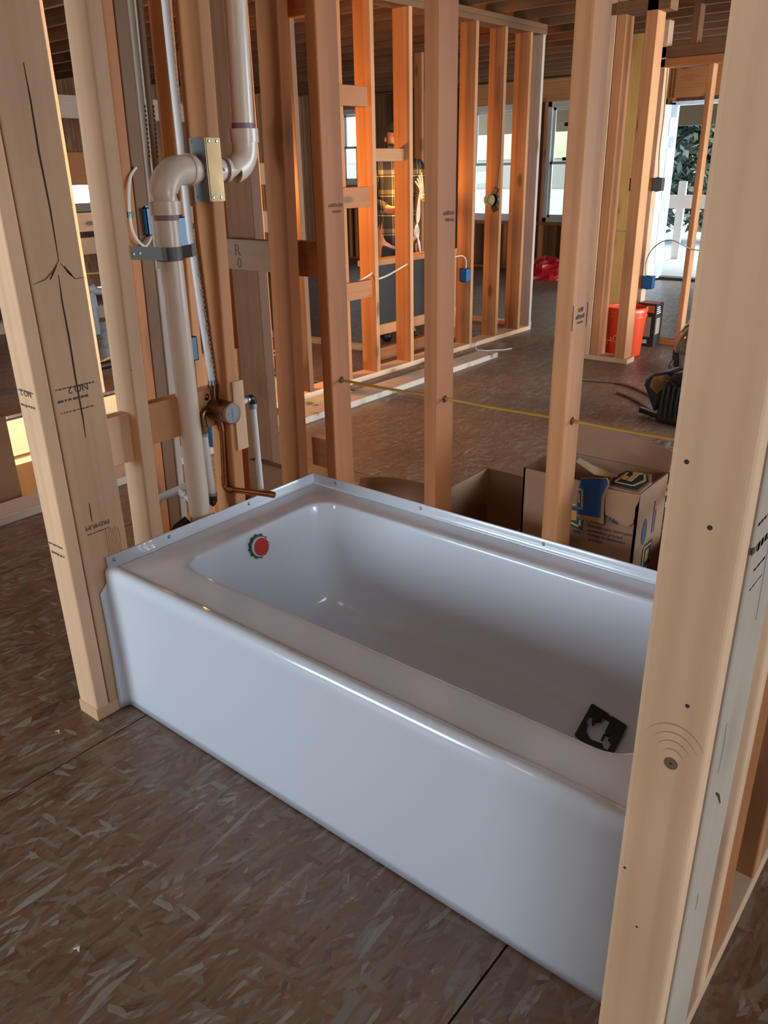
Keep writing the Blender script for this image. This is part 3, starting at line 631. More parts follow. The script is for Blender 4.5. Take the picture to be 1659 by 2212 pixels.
# ------------------------------------------------------------------ wall_hall: studs about a metre behind the plumbing wall
wh = empty('wall_hall', (-.9, .9, 0), kind='structure')
lum('sole_plate', wh, 'x', (-.92, .855, 0), (-.42, .944, .038), PINE)
stud(wh, (-.949, .792, .0), (-.86, .832, H_T), PINE_RED, lean=-.03); stud(wh, (-.905, .838, 0), (-.867, .90, H_T), PINE_OLD, lean=-.03)
stud(wh, (-.949, .895, .0), (-.86, .925, H_T), PINE_GREY, lean=-.03)
stud(wh, (-.949, 1.035, .0), (-.86, 1.075, H_T), PINE, lean=-.03)
stud(wh, (-.949, 1.30, .0), (-.86, 1.338, H_T), PINE_RED, lean=-.03)
lum('block', wh, 'y', (-.93, 1.0, .50), (-.892, 1.30, .70), PINE, .003)
lum('top_plate', wh, 'x', (-1.2, .80, H_T), (-.45, .9, H_T + .076), PINE_OLD)
GEB = 'blue electrical boxes'
ebox(None, (-.90, .868, 1.19), (-.845, .915, 1.285), BLUE, label='narrow blue electrical box left of the vent pipe', group=GEB)
ebox(None, (-.90, .985, 1.135), (-.845, 1.063, 1.245), BLUE, label='deep blue electrical box right of the vent pipe under two cables', group=GEB)
ebox(None, (-.90, .99, .70), (-.85, 1.034, .795), DBLUE, label='dark blue electrical box with loose wires on the hall stud', group=GEB)
ebox(None, (-.858, 1.036, .33), (-.80, 1.070, .46), BLUE, label='blue electrical box below the shower valve', group=GEB)
for (pts, lab) in (([(-.86, .86, 1.42), (-.85, .82, 1.38), (-.84, .795, 1.28), (-.84, .80, 1.20), (-.84, .84, 1.155), (-.85, .885, 1.19)], 'pale cable looping down to the narrow blue box'),
                   ([(-.88, .97, 1.36), (-.87, 1.0, 1.31), (-.87, 1.025, 1.245)], 'left of two pale cables entering the deep blue box'),
                   ([(-.88, 1.0, 1.36), (-.87, 1.03, 1.31), (-.87, 1.045, 1.245)], 'right of two pale cables entering the deep blue box')):
    m = MB(); m.tube(bez(pts[0], pts[1], pts[-2], pts[-1], 12) if len(pts) < 5 else cat(pts), .005, 8)
    tag(m.build('cable', CABLE_W, None, smooth=.8), lab, 'cable', 'pale wiring cables')
m = MB(); m.box((-.85, .79, 1.255), (-.835, .81, 1.275)); tag(m.build('cable_staple', BLACK, None), 'black staple on the cable left of the vent pipe', 'staple')
for i, (x, y, col, lab) in enumerate(((-.22, .478, CPVC, 'thin white pipe with black print left of two behind the vent pipe'), (-.22, .505, CPVC, 'thin white pipe with black print right of two behind the vent pipe'))):
    w_ = empty('riser_pipe', (x, y, 1.2), lab, 'pipe', 'thin risers behind the plumbing wall')
    m = MB(); m.tube([(x, y - .035, 1.15), (x, y, 2.44)], .0085, 12); m.build('tube', PINE_GREY if i < 0 else mk('aged_white_pipe', (.36, .26, .18), .5) if i == 0 else bpy.data.materials['aged_white_pipe'], w_, smooth=.8)
    m = MB()
    for j in range(12): m.box((x + .006, y - .028 + (.0005 * j), 1.44 + j * .011), (x + .009, y - .022 + .0005 * j, 1.447 + j * .011))
    m.build('print', INK, w_)

# ------------------------------------------------------------------ boards on the floor behind, wall_stair with its studs
tag(lum('floor_board', None, 'y', (-1.70, -.6, 0), (-1.532, 1.92, .038), PINE_GREY), 'long grey board laid along the stair opening', 'board', 'boards lying on the subfloor')
fb = MB(); fb.poly([(-1.69, 2.13, 0), (-1.51, 2.06, 0), (-1.53, 4.47, 0), (-1.69, 4.44, 0)], .039, (0, 0, 1))
bd = fb.build('floor_board', PINE_GREY, None, bevel=.003)
tag(bd, 'loose board with slanted end lying parallel to the stud wall', 'board', 'boards lying on the subfloor')
tag(lum('floor_board', None, 'y', (-1.80, -.3, 0), (-1.745, .618, .41), PINE_OLD), 'brown wide plank standing on edge left of the near post', 'board', 'boards lying on the subfloor')
ws = empty('wall_stair', (-1.945, 4.2, 0), kind='structure')
XC0, XC1 = -2.04, -1.90
lum('sole_plate', ws, 'y', (XC0, 2.2, 0), (XC1, 5.64, .038), PINE_PALE)
lum('top_plate', ws, 'y', (XC0, 2.2, H_T), (XC1, 5.66, H_T + .038), PINE_OLD); lum('top_plate', ws, 'y', (XC0, 2.2, H_T + .038), (XC1, 5.66, H_T + .076), PINE_OLD)
cst = {}
for (ya, mt) in ((2.72, PINE_OLD), (3.11, PINE_RED), (3.42, PINE), (3.82, PINE), (4.24, PINE), (4.62, PINE), (5.02, PINE), (5.40, PINE), (5.60, PINE_GREY)):
    cst[ya] = stud(ws, (XC0, ya, .038), (XC1, ya + .038, H_T), mt, bev=.003)
stud(ws, (XC0, 5.438, .038), (XC0 + .038, 5.60, H_T), PINE_RED, bev=.003)
for (za, zb) in ((1.755, 1.87), (1.165, 1.29), (.585, .70)): lum('block', ws, 'y', (XC1 + .001, 3.0, za), (XC1 + .039, 3.335, zb), PINE_RED, .003)
lum('block', ws, 'y', (XC1 - .09, 3.46, 1.44), (XC1 - .05, 3.82, 1.52), PINE, .003)
# post at the edge of the stair opening
tag(lum('stair_post', None, 'z', (-3.30, 1.93, 0), (-3.19, 2.0, 2.44), PINE_PALE), 'pale post standing at the far edge of the stair opening', 'post', 'posts at the stair opening')
tag(lum('stair_post', None, 'z', (-2.79, 3.105, 0), (-2.74, 3.195, 2.44), PINE), 'orange-lit post at the end of the stair opening', 'post', 'posts at the stair opening')

GB2 = 'blue electrical boxes'
ebox(None, (-1.965, 4.555, .545), (-1.905, 4.62, .645), BLUE, label='blue electrical box on the orange-lit wall stud under a looped cable', group=GEB)
m = MB(); m.tube(bez((-1.94, 4.24, .73), (-1.93, 4.45, .74), (-1.93, 4.62, .80), (-1.93, 4.59, .646), 14), .005, 8); tag(m.build('cable', CABLE_W, None, smooth=.8), 'pale cable bending down to the blue box on the orange-lit stud', 'cable', 'pale wiring cables')
m = MB(); m.tube(bez((-1.93, 3.14, .66), (-1.92, 3.25, .69), (-1.93, 3.4, .72), (-1.93, 3.44, .735), 10), .006, 8); tag(m.build('cable', CABLE_W, None, smooth=.8), 'short pale cable entering a drilled hole beside the lowest ladder block', 'cable', 'pale wiring cables')
m = MB(); m.tube(bez((-1.95, 3.50, .68), (-1.94, 3.6, .68), (-1.93, 3.75, .74), (-1.93, 3.84, .755), 10), .006, 8); tag(m.build('cable', CABLE_W, None, smooth=.8), 'pale cable rising past the dark panel to a stud hole', 'cable', 'pale wiring cables')
# round ceiling-type box with yellow plate
rb_ = empty('round_box', (-1.95, 4.99, 1.08), 'black round electrical box with yellow disc and two lugs on a stud', 'electrical box')
m = MB(); m.lathe((-1.93, 4.985, 1.145), [(.0001, 0), (.036, 0), (.045, .01), (.045, .05), (.04, .052)], 20, (.3, -1, 0)); m.build('body', BLACK, rb_, smooth=.6)
m = MB(); m.disc((-1.945, 4.935, 1.145), (.3, -1, 0), .047, .006, 20); m.build('disc', mk('dull_yellow', (.34, .30, .13), .6), rb_)
m = MB(); m.box((-1.93, 4.95, 1.185), (-1.89, 4.975, 1.235), (0, .5, 0)); m.box((-1.93, 4.95, 1.055), (-1.89, 4.975, 1.105), (0, -.5, 0)); m.build('lug', BLACK, rb_)
m = MB(); m.tube(bez((-1.93, 5.01, 2.1), (-1.90, 5.01, 1.7), (-1.92, 5.015, 1.4), (-1.94, 5.01, 1.19), 12), .005, 8); tag(m.build('cable', INKRED, None, smooth=.8), 'dark cable running down the stud to the round black box', 'cable')

# low bench with dark panels where the worker stands
be = empty('bench', (-2.25, 4.35, 0), 'low bench rail with dark grey panels behind the stud wall', 'bench')
lum('top_rail', be, 'y', (-2.32, 3.72, .725), (-2.20, 4.90, .765), PINE)
lum('lower_rail', be, 'y', (-2.28, 3.72, .20), (-2.22, 4.90, .28), PINE); lum('lower_rail', be, 'y', (-2.28, 3.72, 0.0), (-2.22, 4.90, .10), PINE_RED)
for ya in (3.75, 4.30): MB().box((-2.26, ya, .28), (-2.245, ya + .50, .725)).build('panel', mk('dark_panel', (.035, .036, .03), .4) if ya < 4 else bpy.data.materials['dark_panel'], be)
for ya in (3.72, 4.255, 4.86): lum('upright', be, 'z', (-2.27, ya, 0), (-2.23, ya + .038, .725), PINE)

# closet wall far behind, facing the studs
wc = empty('wall_closet', (-2.5, 5.75, 0), kind='structure')
lum('sole_plate', wc, 'x', (-3.4, 5.72, 0), (-1.99, 5.81, .038), PINE_PALE)
for xa in (-3.3, -2.47, -2.12): stud(wc, (xa, 5.72, .038), (xa + .089, 5.758, H_T), PINE_GREY if xa == -2.47 else PINE)
lum('top_plate', wc, 'x', (-3.4, 5.72, H_T), (-1.99, 5.81, H_T + .076), PINE_OLD)

# ------------------------------------------------------------------ stub wall by the bucket, header wall
we = empty('wall_stub', (-.77, 4.85, 0), kind='structure')
lum('sole_plate', we, 'x', (-.957, 4.80, 0), (-.60, 4.93, .038), PINE_PALE)
stud(we, (-.955, 4.80, .038), (-.912, 4.89, 2.44), PINE_PALE); stud(we, (-.908, 4.802, .038), (-.840, 4.93, 2.44), PINE)
stud(we, (-.705, 4.80, .038), (-.625, 4.93, 2.44), PINE)
lum('top_plate', we, 'x', (-1.2, 4.80, 2.30), (-.55, 4.93, 2.376), PINE_OLD)
wf = empty('wall_header', (-.3, 5.7, 0), kind='structure')
stud(wf, (-.985, 5.65, .0), (-.93, 5.74, 2.05), PINE); stud(wf, (-.928, 5.65, .0), (-.885, 5.74, 2.36), PINE_PALE)
stud(wf, (-.56, 5.65, .038), (-.52, 5.74, 2.05), PINE); stud(wf, (.1, 5.65, .038), (.138, 5.74, 2.05), PINE)
lum('sole_plate', wf, 'x', (-.84, 5.65, 0), (.4, 5.74, .045), PINE_RED)
lum('header', wf, 'x', (-1.03, 5.65, 2.05), (.9, 5.74, 2.11), PINE_RED); lum('header', wf, 'x', (-1.03, 5.65, 2.112), (.9, 5.74, 2.19), PINE_OLD)
for xa in (-1.03, -.72, -.40, 0.0): stud(wf, (xa, 5.65, 2.19), (xa + .055, 5.74, 2.44), PINE_OLD)
tag(lum('door_buck', None, 'z', (-1.53, 6.45, 0), (-1.40, 6.49, 2.40), wood('pine_warm_lit', (.86, .46, .14), (.72, .34, .09))), 'broad yellow-lit board standing behind the orange bucket', 'board')  # yellow lamp light is put into this board's wood colour
m = MB(); m.box((-1.60, 6.50, 0), (-1.55, 6.52, 1.75)); o = m.build('door_blank', WHITE, None); tag(o, 'narrow white board edge standing behind the stub wall', 'board')
ebox(None, (-1.07, 5.63, 1.19), (-.99, 5.70, 1.285), BLACK, label='black electrical box left of the tall jamb stud', group='black electrical boxes')
ebox(None, (-.884, 5.63, 1.19), (-.81, 5.70, 1.285), DGREY, label='dark grey electrical box fed by a cable beside the white door', group='black electrical boxes')
ebox(None, (-.884, 5.63, .44), (-.80, 5.70, .54), BLUE, label='blue electrical box near the floor beside the white door', group=GEB)
for pts, r, mt, lab in (([(-.86, 5.64, .54), (-.87, 5.64, .64), (-.83, 5.62, .74), (-.75, 5.60, .81), (-.66, 5.59, .83), (-.58, 5.61, .80), (-.52, 5.65, .765), (-.40, 5.66, .755), (-.2, 5.66, .74)], .005, CABLE_G, 'grey cable arching from the low blue box across the doorway'),
                        ([(-1.14, 5.6, .89), (-1.06, 5.6, .885), (-1.0, 5.62, .90), (-.97, 5.65, .95)], .005, CABLE_G, 'grey cable curving behind the stub wall below the black box'),
                        ([(-.86, 5.64, 2.04), (-.85, 5.64, 1.7), (-.855, 5.64, 1.5), (-.84, 5.64, 1.29)], .006, CABLE_Y, 'yellow cable running down to the dark grey box')):
    sm = []
    for i in range(len(pts) - 1):
        p0 = V(pts[max(0, i - 1)]); p1 = V(pts[i]); p2 = V(pts[i + 1]); p3 = V(pts[min(len(pts) - 1, i + 2)])
        for j in range(6):
            t = j / 6; sm.append(.5 * ((2 * p1) + (p2 - p0) * t + (2 * p0 - 5 * p1 + 4 * p2 - p3) * t * t + (3 * p1 - p0 - 3 * p2 + p3) * t ** 3))
    sm.append(V(pts[-1])); m = MB(); m.tube(sm, r, 8); tag(m.build('cable', mt, None, smooth=.8), lab, 'cable')
# yellow cable through the back wall
yc = MB(); ys = []
for i in range(33):
    t = i / 32; x = .062 + (1.60 - .062) * t; ys.append((x, .845, .790 + .012 * t - .003 * abs(math.sin(t * PI * 3.8)) * (1 if x > .1 else 0)))
yc.tube(ys, .0075, 8, flat=.5); tag(yc.build('cable', CABLE_Y, None, smooth=.8), 'yellow flat cable threaded through the studs behind the tub', 'cable')
yc = MB(); yc.tube([(-.40, .90, .792), (-.25, .87, .79), (.06, .846, .790)], .0075, 8, flat=.5); 

# ------------------------------------------------------------------ things on the far floor
bk = empty('bucket', (-.775, 5.12, 0), 'orange plastic bucket with faint lettering behind the stub wall', 'bucket')
m = MB(); m.lathe((-.775, 5.12, 0), [(.0001, .004), (.128, .004), (.132, .012), (.150, .30), (.1505, .302), (.158, .304), (.158, .318), (.152, .320), (.153, .338), (.160, .340), (.160, .356), (.152, .372), (.147, .372), (.130, .02), (.0001, .016)], 40); m.build('body', BUCKET, bk, smooth=.7)
m = MB(); m.lathe((-.775, 5.12, .355), [(.152, 0), (.160, .004), (.160, .014), (.152, .020), (.146, .018)], 40); m.build('rim', BUCKET, bk, smooth=.7)
m = MB(); m.tube([(-.775 + .162 * math.cos(a), 5.12 + .162 * math.sin(a), .31 - .10 * math.sin((a - .5) / 2.2 * PI)) for a in [.5 + 2.2 * i / 16 for i in range(17)]], .003, 6); m.build('handle', SCREW, bk, smooth=.8)
ft = frame_text(bk, 'HOME', .075, (-.755, 4.974, .15), (.94, .16, .30), (-.28, -.09, .95), mk('pale_orange', (.95, .30, .20), .5))
cb = empty('printed_carton', (-.74, 5.62, 0), 'black and orange printed carton standing beside the orange bucket', 'box')
m = MB(); m.box((-.84, 5.50, 0), (-.685, 5.645, .345), None); m.build('body', mk('black_print', (.03, .022, .018), .5), cb)
m = MB(); m.box((-.80, 5.497, .275), (-.70, 5.4995, .33)); m.box((-.835, 5.51, .345), (-.69, 5.64, .3475)); m.build('orange_panel', mk('orange_print', (.55, .12, .03), .5), cb)
m = MB(); m.box((-.835, 5.4965, .08), (-.72, 5.4995, .24)); m.box((-.6855, 5.52, .10), (-.682, 5.60, .23)); m.build('picture_panel', mk('picture_print', (.36, .26, .21), .5), cb)
m = MB()
for i in range(4): m.box((-.6850, 5.515, .265 + i * .016), (-.6825, 5.60 - i * .008, .273 + i * .016))
m.box((-.83, 5.4965, .025), (-.74, 5.4995, .055)); m.build('print', mk('white_print', (.6, .6, .58), .6), cb)
# tool bag
tbg = empty('tool_bag', (.17, 3.62, 0), 'black tool bag standing open with tan lining', 'tool bag')
def shell(prof, t, y0, y1): pass
m = MB(); m.poly([(.135, 3.50, 0), (.38, 3.46, 0), (.40, 3.46, .22), (.30, 3.47, .325), (.215, 3.48, .30), (.165, 3.49, .20)], .22, (.1, 1, 0)); m.build('body', BLACK, tbg, bevel=.02)
m = MB(); m.poly([(.115, 3.53, .05), (.045, 3.52, .205), (.05, 3.52, .24), (.085, 3.53, .272), (.165, 3.55, .292), (.215, 3.57, .280), (.20, 3.57, .23), (.165, 3.56, .12)], .16, (.1, 1, 0)); m.build('flap', BLACK, tbg, bevel=.012)
m = MB(); m.poly([(.085, 3.515, .205), (.098, 3.516, .262), (.165, 3.535, .280), (.195, 3.552, .268), (.165, 3.545, .21), (.125, 3.53, .16)], .01, (.1, -1, 0)); m.build('lining', mk('tan_fabric', (.30, .115, .025), .8, noise=.2), tbg)
m = MB()
for i in range(5): m.tube([(.185 + .03 * i, 3.45 - .005 * i, .05), (.185 + .03 * i, 3.449 - .005 * i, .15 + .02 * (i % 2)), (.19 + .03 * i, 3.458 - .005 * i, .24)], .009, 8)
m.build('pocket_tools', BLACK, tbg, smooth=.8)
m = MB(); m.tube([(.19, 3.46, .255), (.23, 3.44, .262), (.26, 3.45, .24)], .008, 8); m.tube([(.30, 3.45, .30), (.34, 3.44, .34), (.40, 3.45, .33)], .01, 8); m.build('buckle', mk('glossy_black', (.01, .01, .01), .12), tbg, smooth=.8)
m = MB(); m.poly([(-.01, 3.64, .012), (.0, 3.60, .012), (.22, 3.49, .012), (.225, 3.53, .012)], .030, (0, 0, 1)); m.build('strap', mk('strap_black', (.012, .012, .012), .25), tbg, bevel=.004)
# shop vacuum: grey dome, pale lid and drum
dm = empty('shop_vacuum', (-.16, 4.78, 0), 'shiny grey and black domed shop vacuum lying on the floor', 'vacuum')
m = MB(); m.lathe((-.03, 4.78, .20), [(.0001, .20), (.09, .19), (.16, .14), (.20, .06), (.215, 0), (.212, -.03)], 32); m.build('dome', mk('smoke_dome', (.13, .115, .10), .10, coat=.8), dm, smooth=.9)
m = MB(); m.lathe((-.03, 4.80, .285), [(.0001, .150), (.08, .145), (.13, .105), (.165, .04), (.178, 0), (.16, -.005)], 28); m.build('lid', mk('pale_lid', (.62, .62, .58), .3), dm, smooth=.9)
m = MB(); m.lathe((-.02, 4.80, .04), [(.0001, 0), (.17, 0), (.19, .03), (.205, .13)], 32); m.build('drum', mk('grey_drum', (.28, .27, .25), .4), dm, smooth=.9)
m = MB(); m.box((-.22, 4.66, .11), (-.16, 4.72, .18), (0, 0, .5)); m.box((-.20, 4.66, .06), (-.17, 4.69, .12)); m.build('latch', BLACK, dm, bevel=.006)
m = MB(); m.tube([(-.20, 4.66, .11), (-.215, 4.64, .07), (-.20, 4.63, .045)], .012, 8); m.build('hose_fitting', mk('navy_plastic', (.02, .022, .05), .35), dm, smooth=.8); m = MB(); m.box((-.045, 4.78, .425), (-.01, 4.83, .475)); m.build('lid_handle', mk('navy_handle', (.02, .02, .06), .35), dm, bevel=.006)
# hose / cord on the floor
for pts, lab in (([(-.66, 4.16, .008), (-.5, 4.20, .008), (-.35, 4.20, .008), (-.15, 4.07, .008), (.06, 3.86, .008), (.12, 3.70, .008)], 'brown cord snaking over the subfloor to the tool bag'), ([(-.31, 3.98, .008), (-.2, 3.92, .008), (-.06, 3.80, .008), (.05, 3.68, .008)], 'second brown cord lying in front of the longer cord')):
    m = MB(); m.tube(cat(pts), .008, 8); tag(m.build('cord', mk('brown_cord', (.20, .12, .10), .5) if 'brown_cord' not in bpy.data.materials else bpy.data.materials['brown_cord'], None, smooth=.8), lab, 'cord', 'brown cords on the subfloor')
m = MB(); m.tube([(-1.87, 4.70, .046), (-1.85, 4.63, .03), (-1.80, 4.58, .008), (-1.72, 4.60, .006), (-1.62, 4.72, .006), (-1.60, 4.80, .006)], .006, 8); tag(m.build('cable', CABLE_W, None, smooth=.8), 'pale cable end curling off the sole plate by the loose board', 'cable', 'pale wiring cables')
# red plastic bag under the window
def crumple(name, c, rx, ry, rz, seed, mat, label, cat, group=None, nn=(18, 10)):
    rnd = random.Random(seed); vs = []; fs = []; a_, b_ = nn
    for i in range(b_ + 1):
        ph = PI / 2 * i / b_
        for j in range(a_):
            th = 2 * PI * j / a_; k_ = 1 + rnd.uniform(-.16, .16)
            vs.append((c[0] + rx * math.cos(th) * math.cos(ph) ** .6 * k_, c[1] + ry * math.sin(th) * math.cos(ph) ** .6 * k_, c[2] + rz * math.sin(ph) * (1 + rnd.uniform(-.12, .12))))
    for i in range(b_):
        for j in range(a_): fs.append((i * a_ + j, i * a_ + (j + 1) % a_, (i + 1) * a_ + (j + 1) % a_, (i + 1) * a_ + j))
    m = MB(); m.add(vs, fs); o = m.build(name, mat, None, (c[0], c[1], c[2])); tag(o, label, cat, group); return o
crumple('plastic_bag', (-3.55, 8.95, 0), .30, .22, .26, 3, REDP, 'crumpled red plastic bag on the floor under the window', 'bag')

# ------------------------------------------------------------------ cardboard boxes behind the tub
b1 = empty('cardboard_box', (.45, 1.28, 0), 'empty brown cardboard box standing open behind the tub', 'box', 'cardboard boxes behind the tub')
t = .006; X0, X1, Y0, Y1, Z1 = .273, .66, .99, 1.455, .352
for a, b in (((X0, Y0, 0), (X0 + t, Y1, Z1)), ((X1 - t, Y0, 0), (X1, Y1, Z1)), ((X0, Y1 - t, 0), (X1, Y1, Z1)), ((X0, Y0, 0), (X1, Y0 + t, Z1 - .02))):
    MB().box(a, b).build('side_panel', CARD, b1)
MB().box((X0, Y0, 0), (X1, Y1, t)).build('bottom_panel', CARD, b1)
m = MB(); m.poly([(.505, 1.36, .40), (.55, 1.36, .432), (.69, 1.36, .47), (.69, 1.36, .40), (.58, 1.36, .385), (.535, 1.36, .36), (.515, 1.36, .315), (.507, 1.36, .325)], .005, (0, -1, 0)); m.build('torn_flap', CARD, b1)
m = MB(); m.poly([(.60, 1.36, .352), (.66, 1.36, .352), (.66, 1.36, .45), (.60, 1.36, .44)], .005, (0, -1, 0)); m.build('torn_flap', CARD, b1)
cs = MB(); vs = []; fs = []
for i in range(13):
    u = i / 12; x = -.30 + .57 * u; hgt = .20 + .035 * math.sin(u * PI * .9) - .05 * max(0, u - .55)
    for (f0, dy) in ((0, 0), (.5, .015), (1, .05 + .01 * math.sin(u * 9))): vs.append((x, 1.33 + .10 * u * 0 + dy + .05 * math.sin(u * 2.2), hgt * f0 + .004))
for i in range(12):
    for k in range(2): fs.append((i * 3 + k, i * 3 + 3 + k, i * 3 + 4 + k, i * 3 + 1 + k))
cs.add(vs, fs); o = cs.build('cardboard_sheet', CARD, None, solid=.005, smooth=.6); tag(o, 'curved brown cardboard sheet leaning behind the tub corner', 'cardboard')
b2 = empty('cardboard_box', (.87, 1.1, 0), 'printed cardboard box with torn blue flaps behind the tub', 'box', 'cardboard boxes behind the tub')
X0, X1, Y0, Y1, Z1 = .70, 1.052, .965, 1.175, .588
for a, b in (((X0, Y0, 0), (X0 + t, Y1, Z1)), ((X1 - t, Y0, 0), (X1, Y1, Z1)), ((X0, Y1 - t, 0), (X1, Y1, Z1)), ((X0, Y0, 0), (X1, Y0 + t, Z1))):
    MB().box(a, b).build('side_panel', CARD, b2)
MB().box((X0, Y0, 0), (X1, Y1, t)).build('bottom_panel', CARD, b2)
PBLUE = mk('blue_print', (.012, .07, .26), .6); PYEL = mk('yellow_print', (.66, .47, .13), .6); PNAVY = mk('navy_print', (.022, .045, .09), .6); PORA = mk('amber_print', (.60, .27, .03), .6)
def flat(nm, pts, y, th, mat): m = MB(); m.poly([(x, y, z) for x, z in pts], th, (0, -1, 0)); return m.build(nm, mat, b2)
m = MB(); m.poly([(.70, Y1, Z1), (X1, Y1, Z1), (1.055, 1.19, .645), (.90, 1.20, .672), (.70, 1.21, .685)], .005, (0, -1, .2)); m.build('back_flap', CARD, b2)
fb_ = flat('front_flap', [(.888, .602), (.930, .612), (.962, .619), (.970, .606), (.960, .555), (.964, .483), (.884, .484), (.882, .53), (.881, .57)], .956, .004, CARD2)
flat('blue_print', [(.889, .601), (.930, .611), (.961, .617), (.966, .605), (.952, .561), (.954, .500), (.885, .494), (.8825, .53), (.883, .571)], .9515, .0012, PBLUE)
for pts in ([(.8845, .572), (.897, .5745), (.8975, .569), (.885, .566)], [(.892, .573), (.897, .5745), (.901, .510), (.896, .510)], [(.888, .511), (.901, .511), (.901, .516), (.888, .516)], [(.8845, .556), (.888, .557), (.891, .53), (.8875, .53)]):
    flat('yellow_print', pts, .9500, .0012, PYEL)
flat('torn_flap', [(.962, .588), (1.056, .592), (1.055, .572), (1.047, .55), (1.048, .529), (1.045, .504), (1.031, .493), (1.013, .497), (1.002, .505), (.966, .511), (.963, .55)], .9585, .004, CARD2)
m = MB(); m.poly([(.955, .962, .589), (1.050, .962, .589), (1.054, 1.04, .596), (1.035, 1.085, .602), (.965, 1.075, .600), (.945, 1.02, .592)], .004, (0, 0, 1)); m.build('top_flap', CARD2, b2)
m = MB(); m.poly([(.962, .972, .5945), (1.040, .972, .5945), (1.048, 1.035, .601), (1.025, 1.075, .606), (.970, 1.07, .605), (.952, 1.02, .598)], .0015, (0, 0, 1)); m.build('navy_print', PNAVY, b2)
def bar(a, b, w): a = V(a); b = V(b); sd = (b - a).cross(V((0, 0, 1))).normalized() * w; m = MB(); m.poly([a - sd, b - sd, b + sd, a + sd], .0015, (0, 0, 1)); m.build('yellow_print', PYEL, b2)
zt = .6045
for a, b, w in (((.972, .988, .5985), (1.022, .990, .5985), .003), ((.970, .990, .5985), (.976, 1.06, zt), .003), ((1.022, .990, .5985), (1.036, 1.035, .603), .003), ((1.036, 1.035, .603), (1.022, 1.066, .608), .003), ((1.000, 1.012, .601), (1.004, 1.062, .608), .007), ((.990, 1.060, .607), (1.016, 1.066, .608), .006), ((.984, 1.012, .602), (.986, 1.035, .604), .006)): bar(a, b, w)
fpan = [c_ for c_ in b2.children if c_.name.startswith('side_panel')][3]
yq = Y0 - .0006
flat('navy_print', [(.80, .495), (.879, .510), (.888, .472), (.8995, .474), (.8995, .441), (.80, .455)], yq, .0005, PNAVY)
for pts in ([(.80, .466), (.85, .456), (.893, .4465), (.893, .453), (.85, .4625), (.80, .472)], [(.8865, .449), (.893, .4465), (.8915, .472), (.887, .471)], [(.80, .50), (.872, .512), (.872, .517), (.80, .505)]): flat('yellow_print', pts, yq - .0006, .0005, PYEL)
flat('amber_print', [(.858, .496), (.878, .497), (.879, .467), (.86, .466)], yq - .0012, .0005, PORA)
PINKB = mk('print_blue_grey', (.04, .055, .12), .7)
frame_text(b2, 'M2', .030, (.976, Y0 - .0009, .502), (1, 0, 0), (0, 0, 1), PINKB, ext=.0006)
for i, (s_, x_, z_) in enumerate((('Gabinete para interruptor', .980, .4645), ('automático principal', .968, .4495), ('Coffret de disjoncteur', .972, .4365), ('principal', .941, .4215))): frame_text(b2, s_, .0125, (x_, Y0 - .0009, z_), (1, 0, .03), (-.03, 0, 1), PINKB)
m = MB()
for (xa, xb, zz) in ((.922, .962, .475), (.985, 1.0, .487), (.80, .845, .432), (.872, .889, .430)):
    x = xa
    while x < xb: w_ = random.uniform(.003, .006); m.box((x, Y0 - .001, zz), (x + w_, Y0 - .0005, zz + .0065)); x += w_ + .0012
o = m.build('print', PINKB, b2); o['kind'] = 'stuff'
xq = X1 + .0006
m = MB(); m.poly([(xq, yy, zz) for yy, zz in [(1.034, .320), (1.034, .397), (1.046, .408), (1.099, .408), (1.105, .395), (1.107, .345), (1.092, .330)]], .0006, (1, 0, 0)); m.build('navy_print', PNAVY, b2)
for a, b in (((1.041, .328), (1.046, .395)), ((1.041, .396), (1.090, .401)), ((1.094, .345), (1.099, .398)), ((1.041, .326), (1.088, .331)), ((1.058, .350), (1.082, .386))):
    m = MB(); m.box((xq + .0007, a[0], a[1]), (xq + .0012, b[0], b[1])); m.build('tan_print', PYEL, b2)
m = MB(); m.poly([(xq, 1.030 + .017 * math.cos(a), .455 + .040 * math.sin(a)) for a in [2 * PI * i / 16 for i in range(16)]], .0006, (1, 0, 0)); m.build('oval_print', PINKB, b2)
m = MB()
for i in range(6): m.box((xq, 1.06 + .012 * (i % 3), .20 + .016 * i), (xq + .0006, 1.095 + .02 * (i % 2), .207 + .016 * i))
m.box((xq, 1.085, .43), (xq + .0006, 1.092, .53)); m.box((xq, 1.10, .43), (xq + .0006, 1.105, .50)); o = m.build('print', PINKB, b2); o['kind'] = 'stuff'
# torn strip of packing paper and sticks stuck out of it, coil of cable behind
m = MB(); m.poly([(.832, 1.03, .616), (.847, 1.02, .632), (.890, 1.02, .618), (.925, 1.02, .612), (.965, 1.02, .604), (.950, 1.02, .596), (.894, 1.02, .594)], .003, (0, -.4, 1)); o = m.build('torn_paper', mk('tan_paper', (.52, .36, .20), .85), None); tag(o, 'torn tan paper strip sticking out of the printed box', 'paper')
for i, (z_, y_) in enumerate(((.560, 1.20), (.540, 1.17), (.522, 1.16))):
    m = MB(); m.poly([(1.05, y_, z_), (1.44, y_ + .14, z_ + .012 * (1 - i)), (1.44, y_ + .17, z_ + .012 * (1 - i)), (1.05, y_ + .035, z_)], .012, (0, 0, 1)); tag(m.build('wood_scrap', PINE_PALE, None), ['top', 'middle', 'lowest'][i] + ' of the thin wood scraps sticking out right of the printed box', 'wood scrap', 'wood scraps beside the printed box')
m = MB(); m.box((1.12, 1.05, .0), (1.50, 1.55, .40)); m.box((1.10, 1.04, .40), (1.5, 1.1, .425)); o = m.build('scrap_carton', CARD, None, bevel=.004); tag(o, 'plain brown carton under the wood scraps near the right post', 'box', 'cardboard boxes behind the tub')
cc = MB()
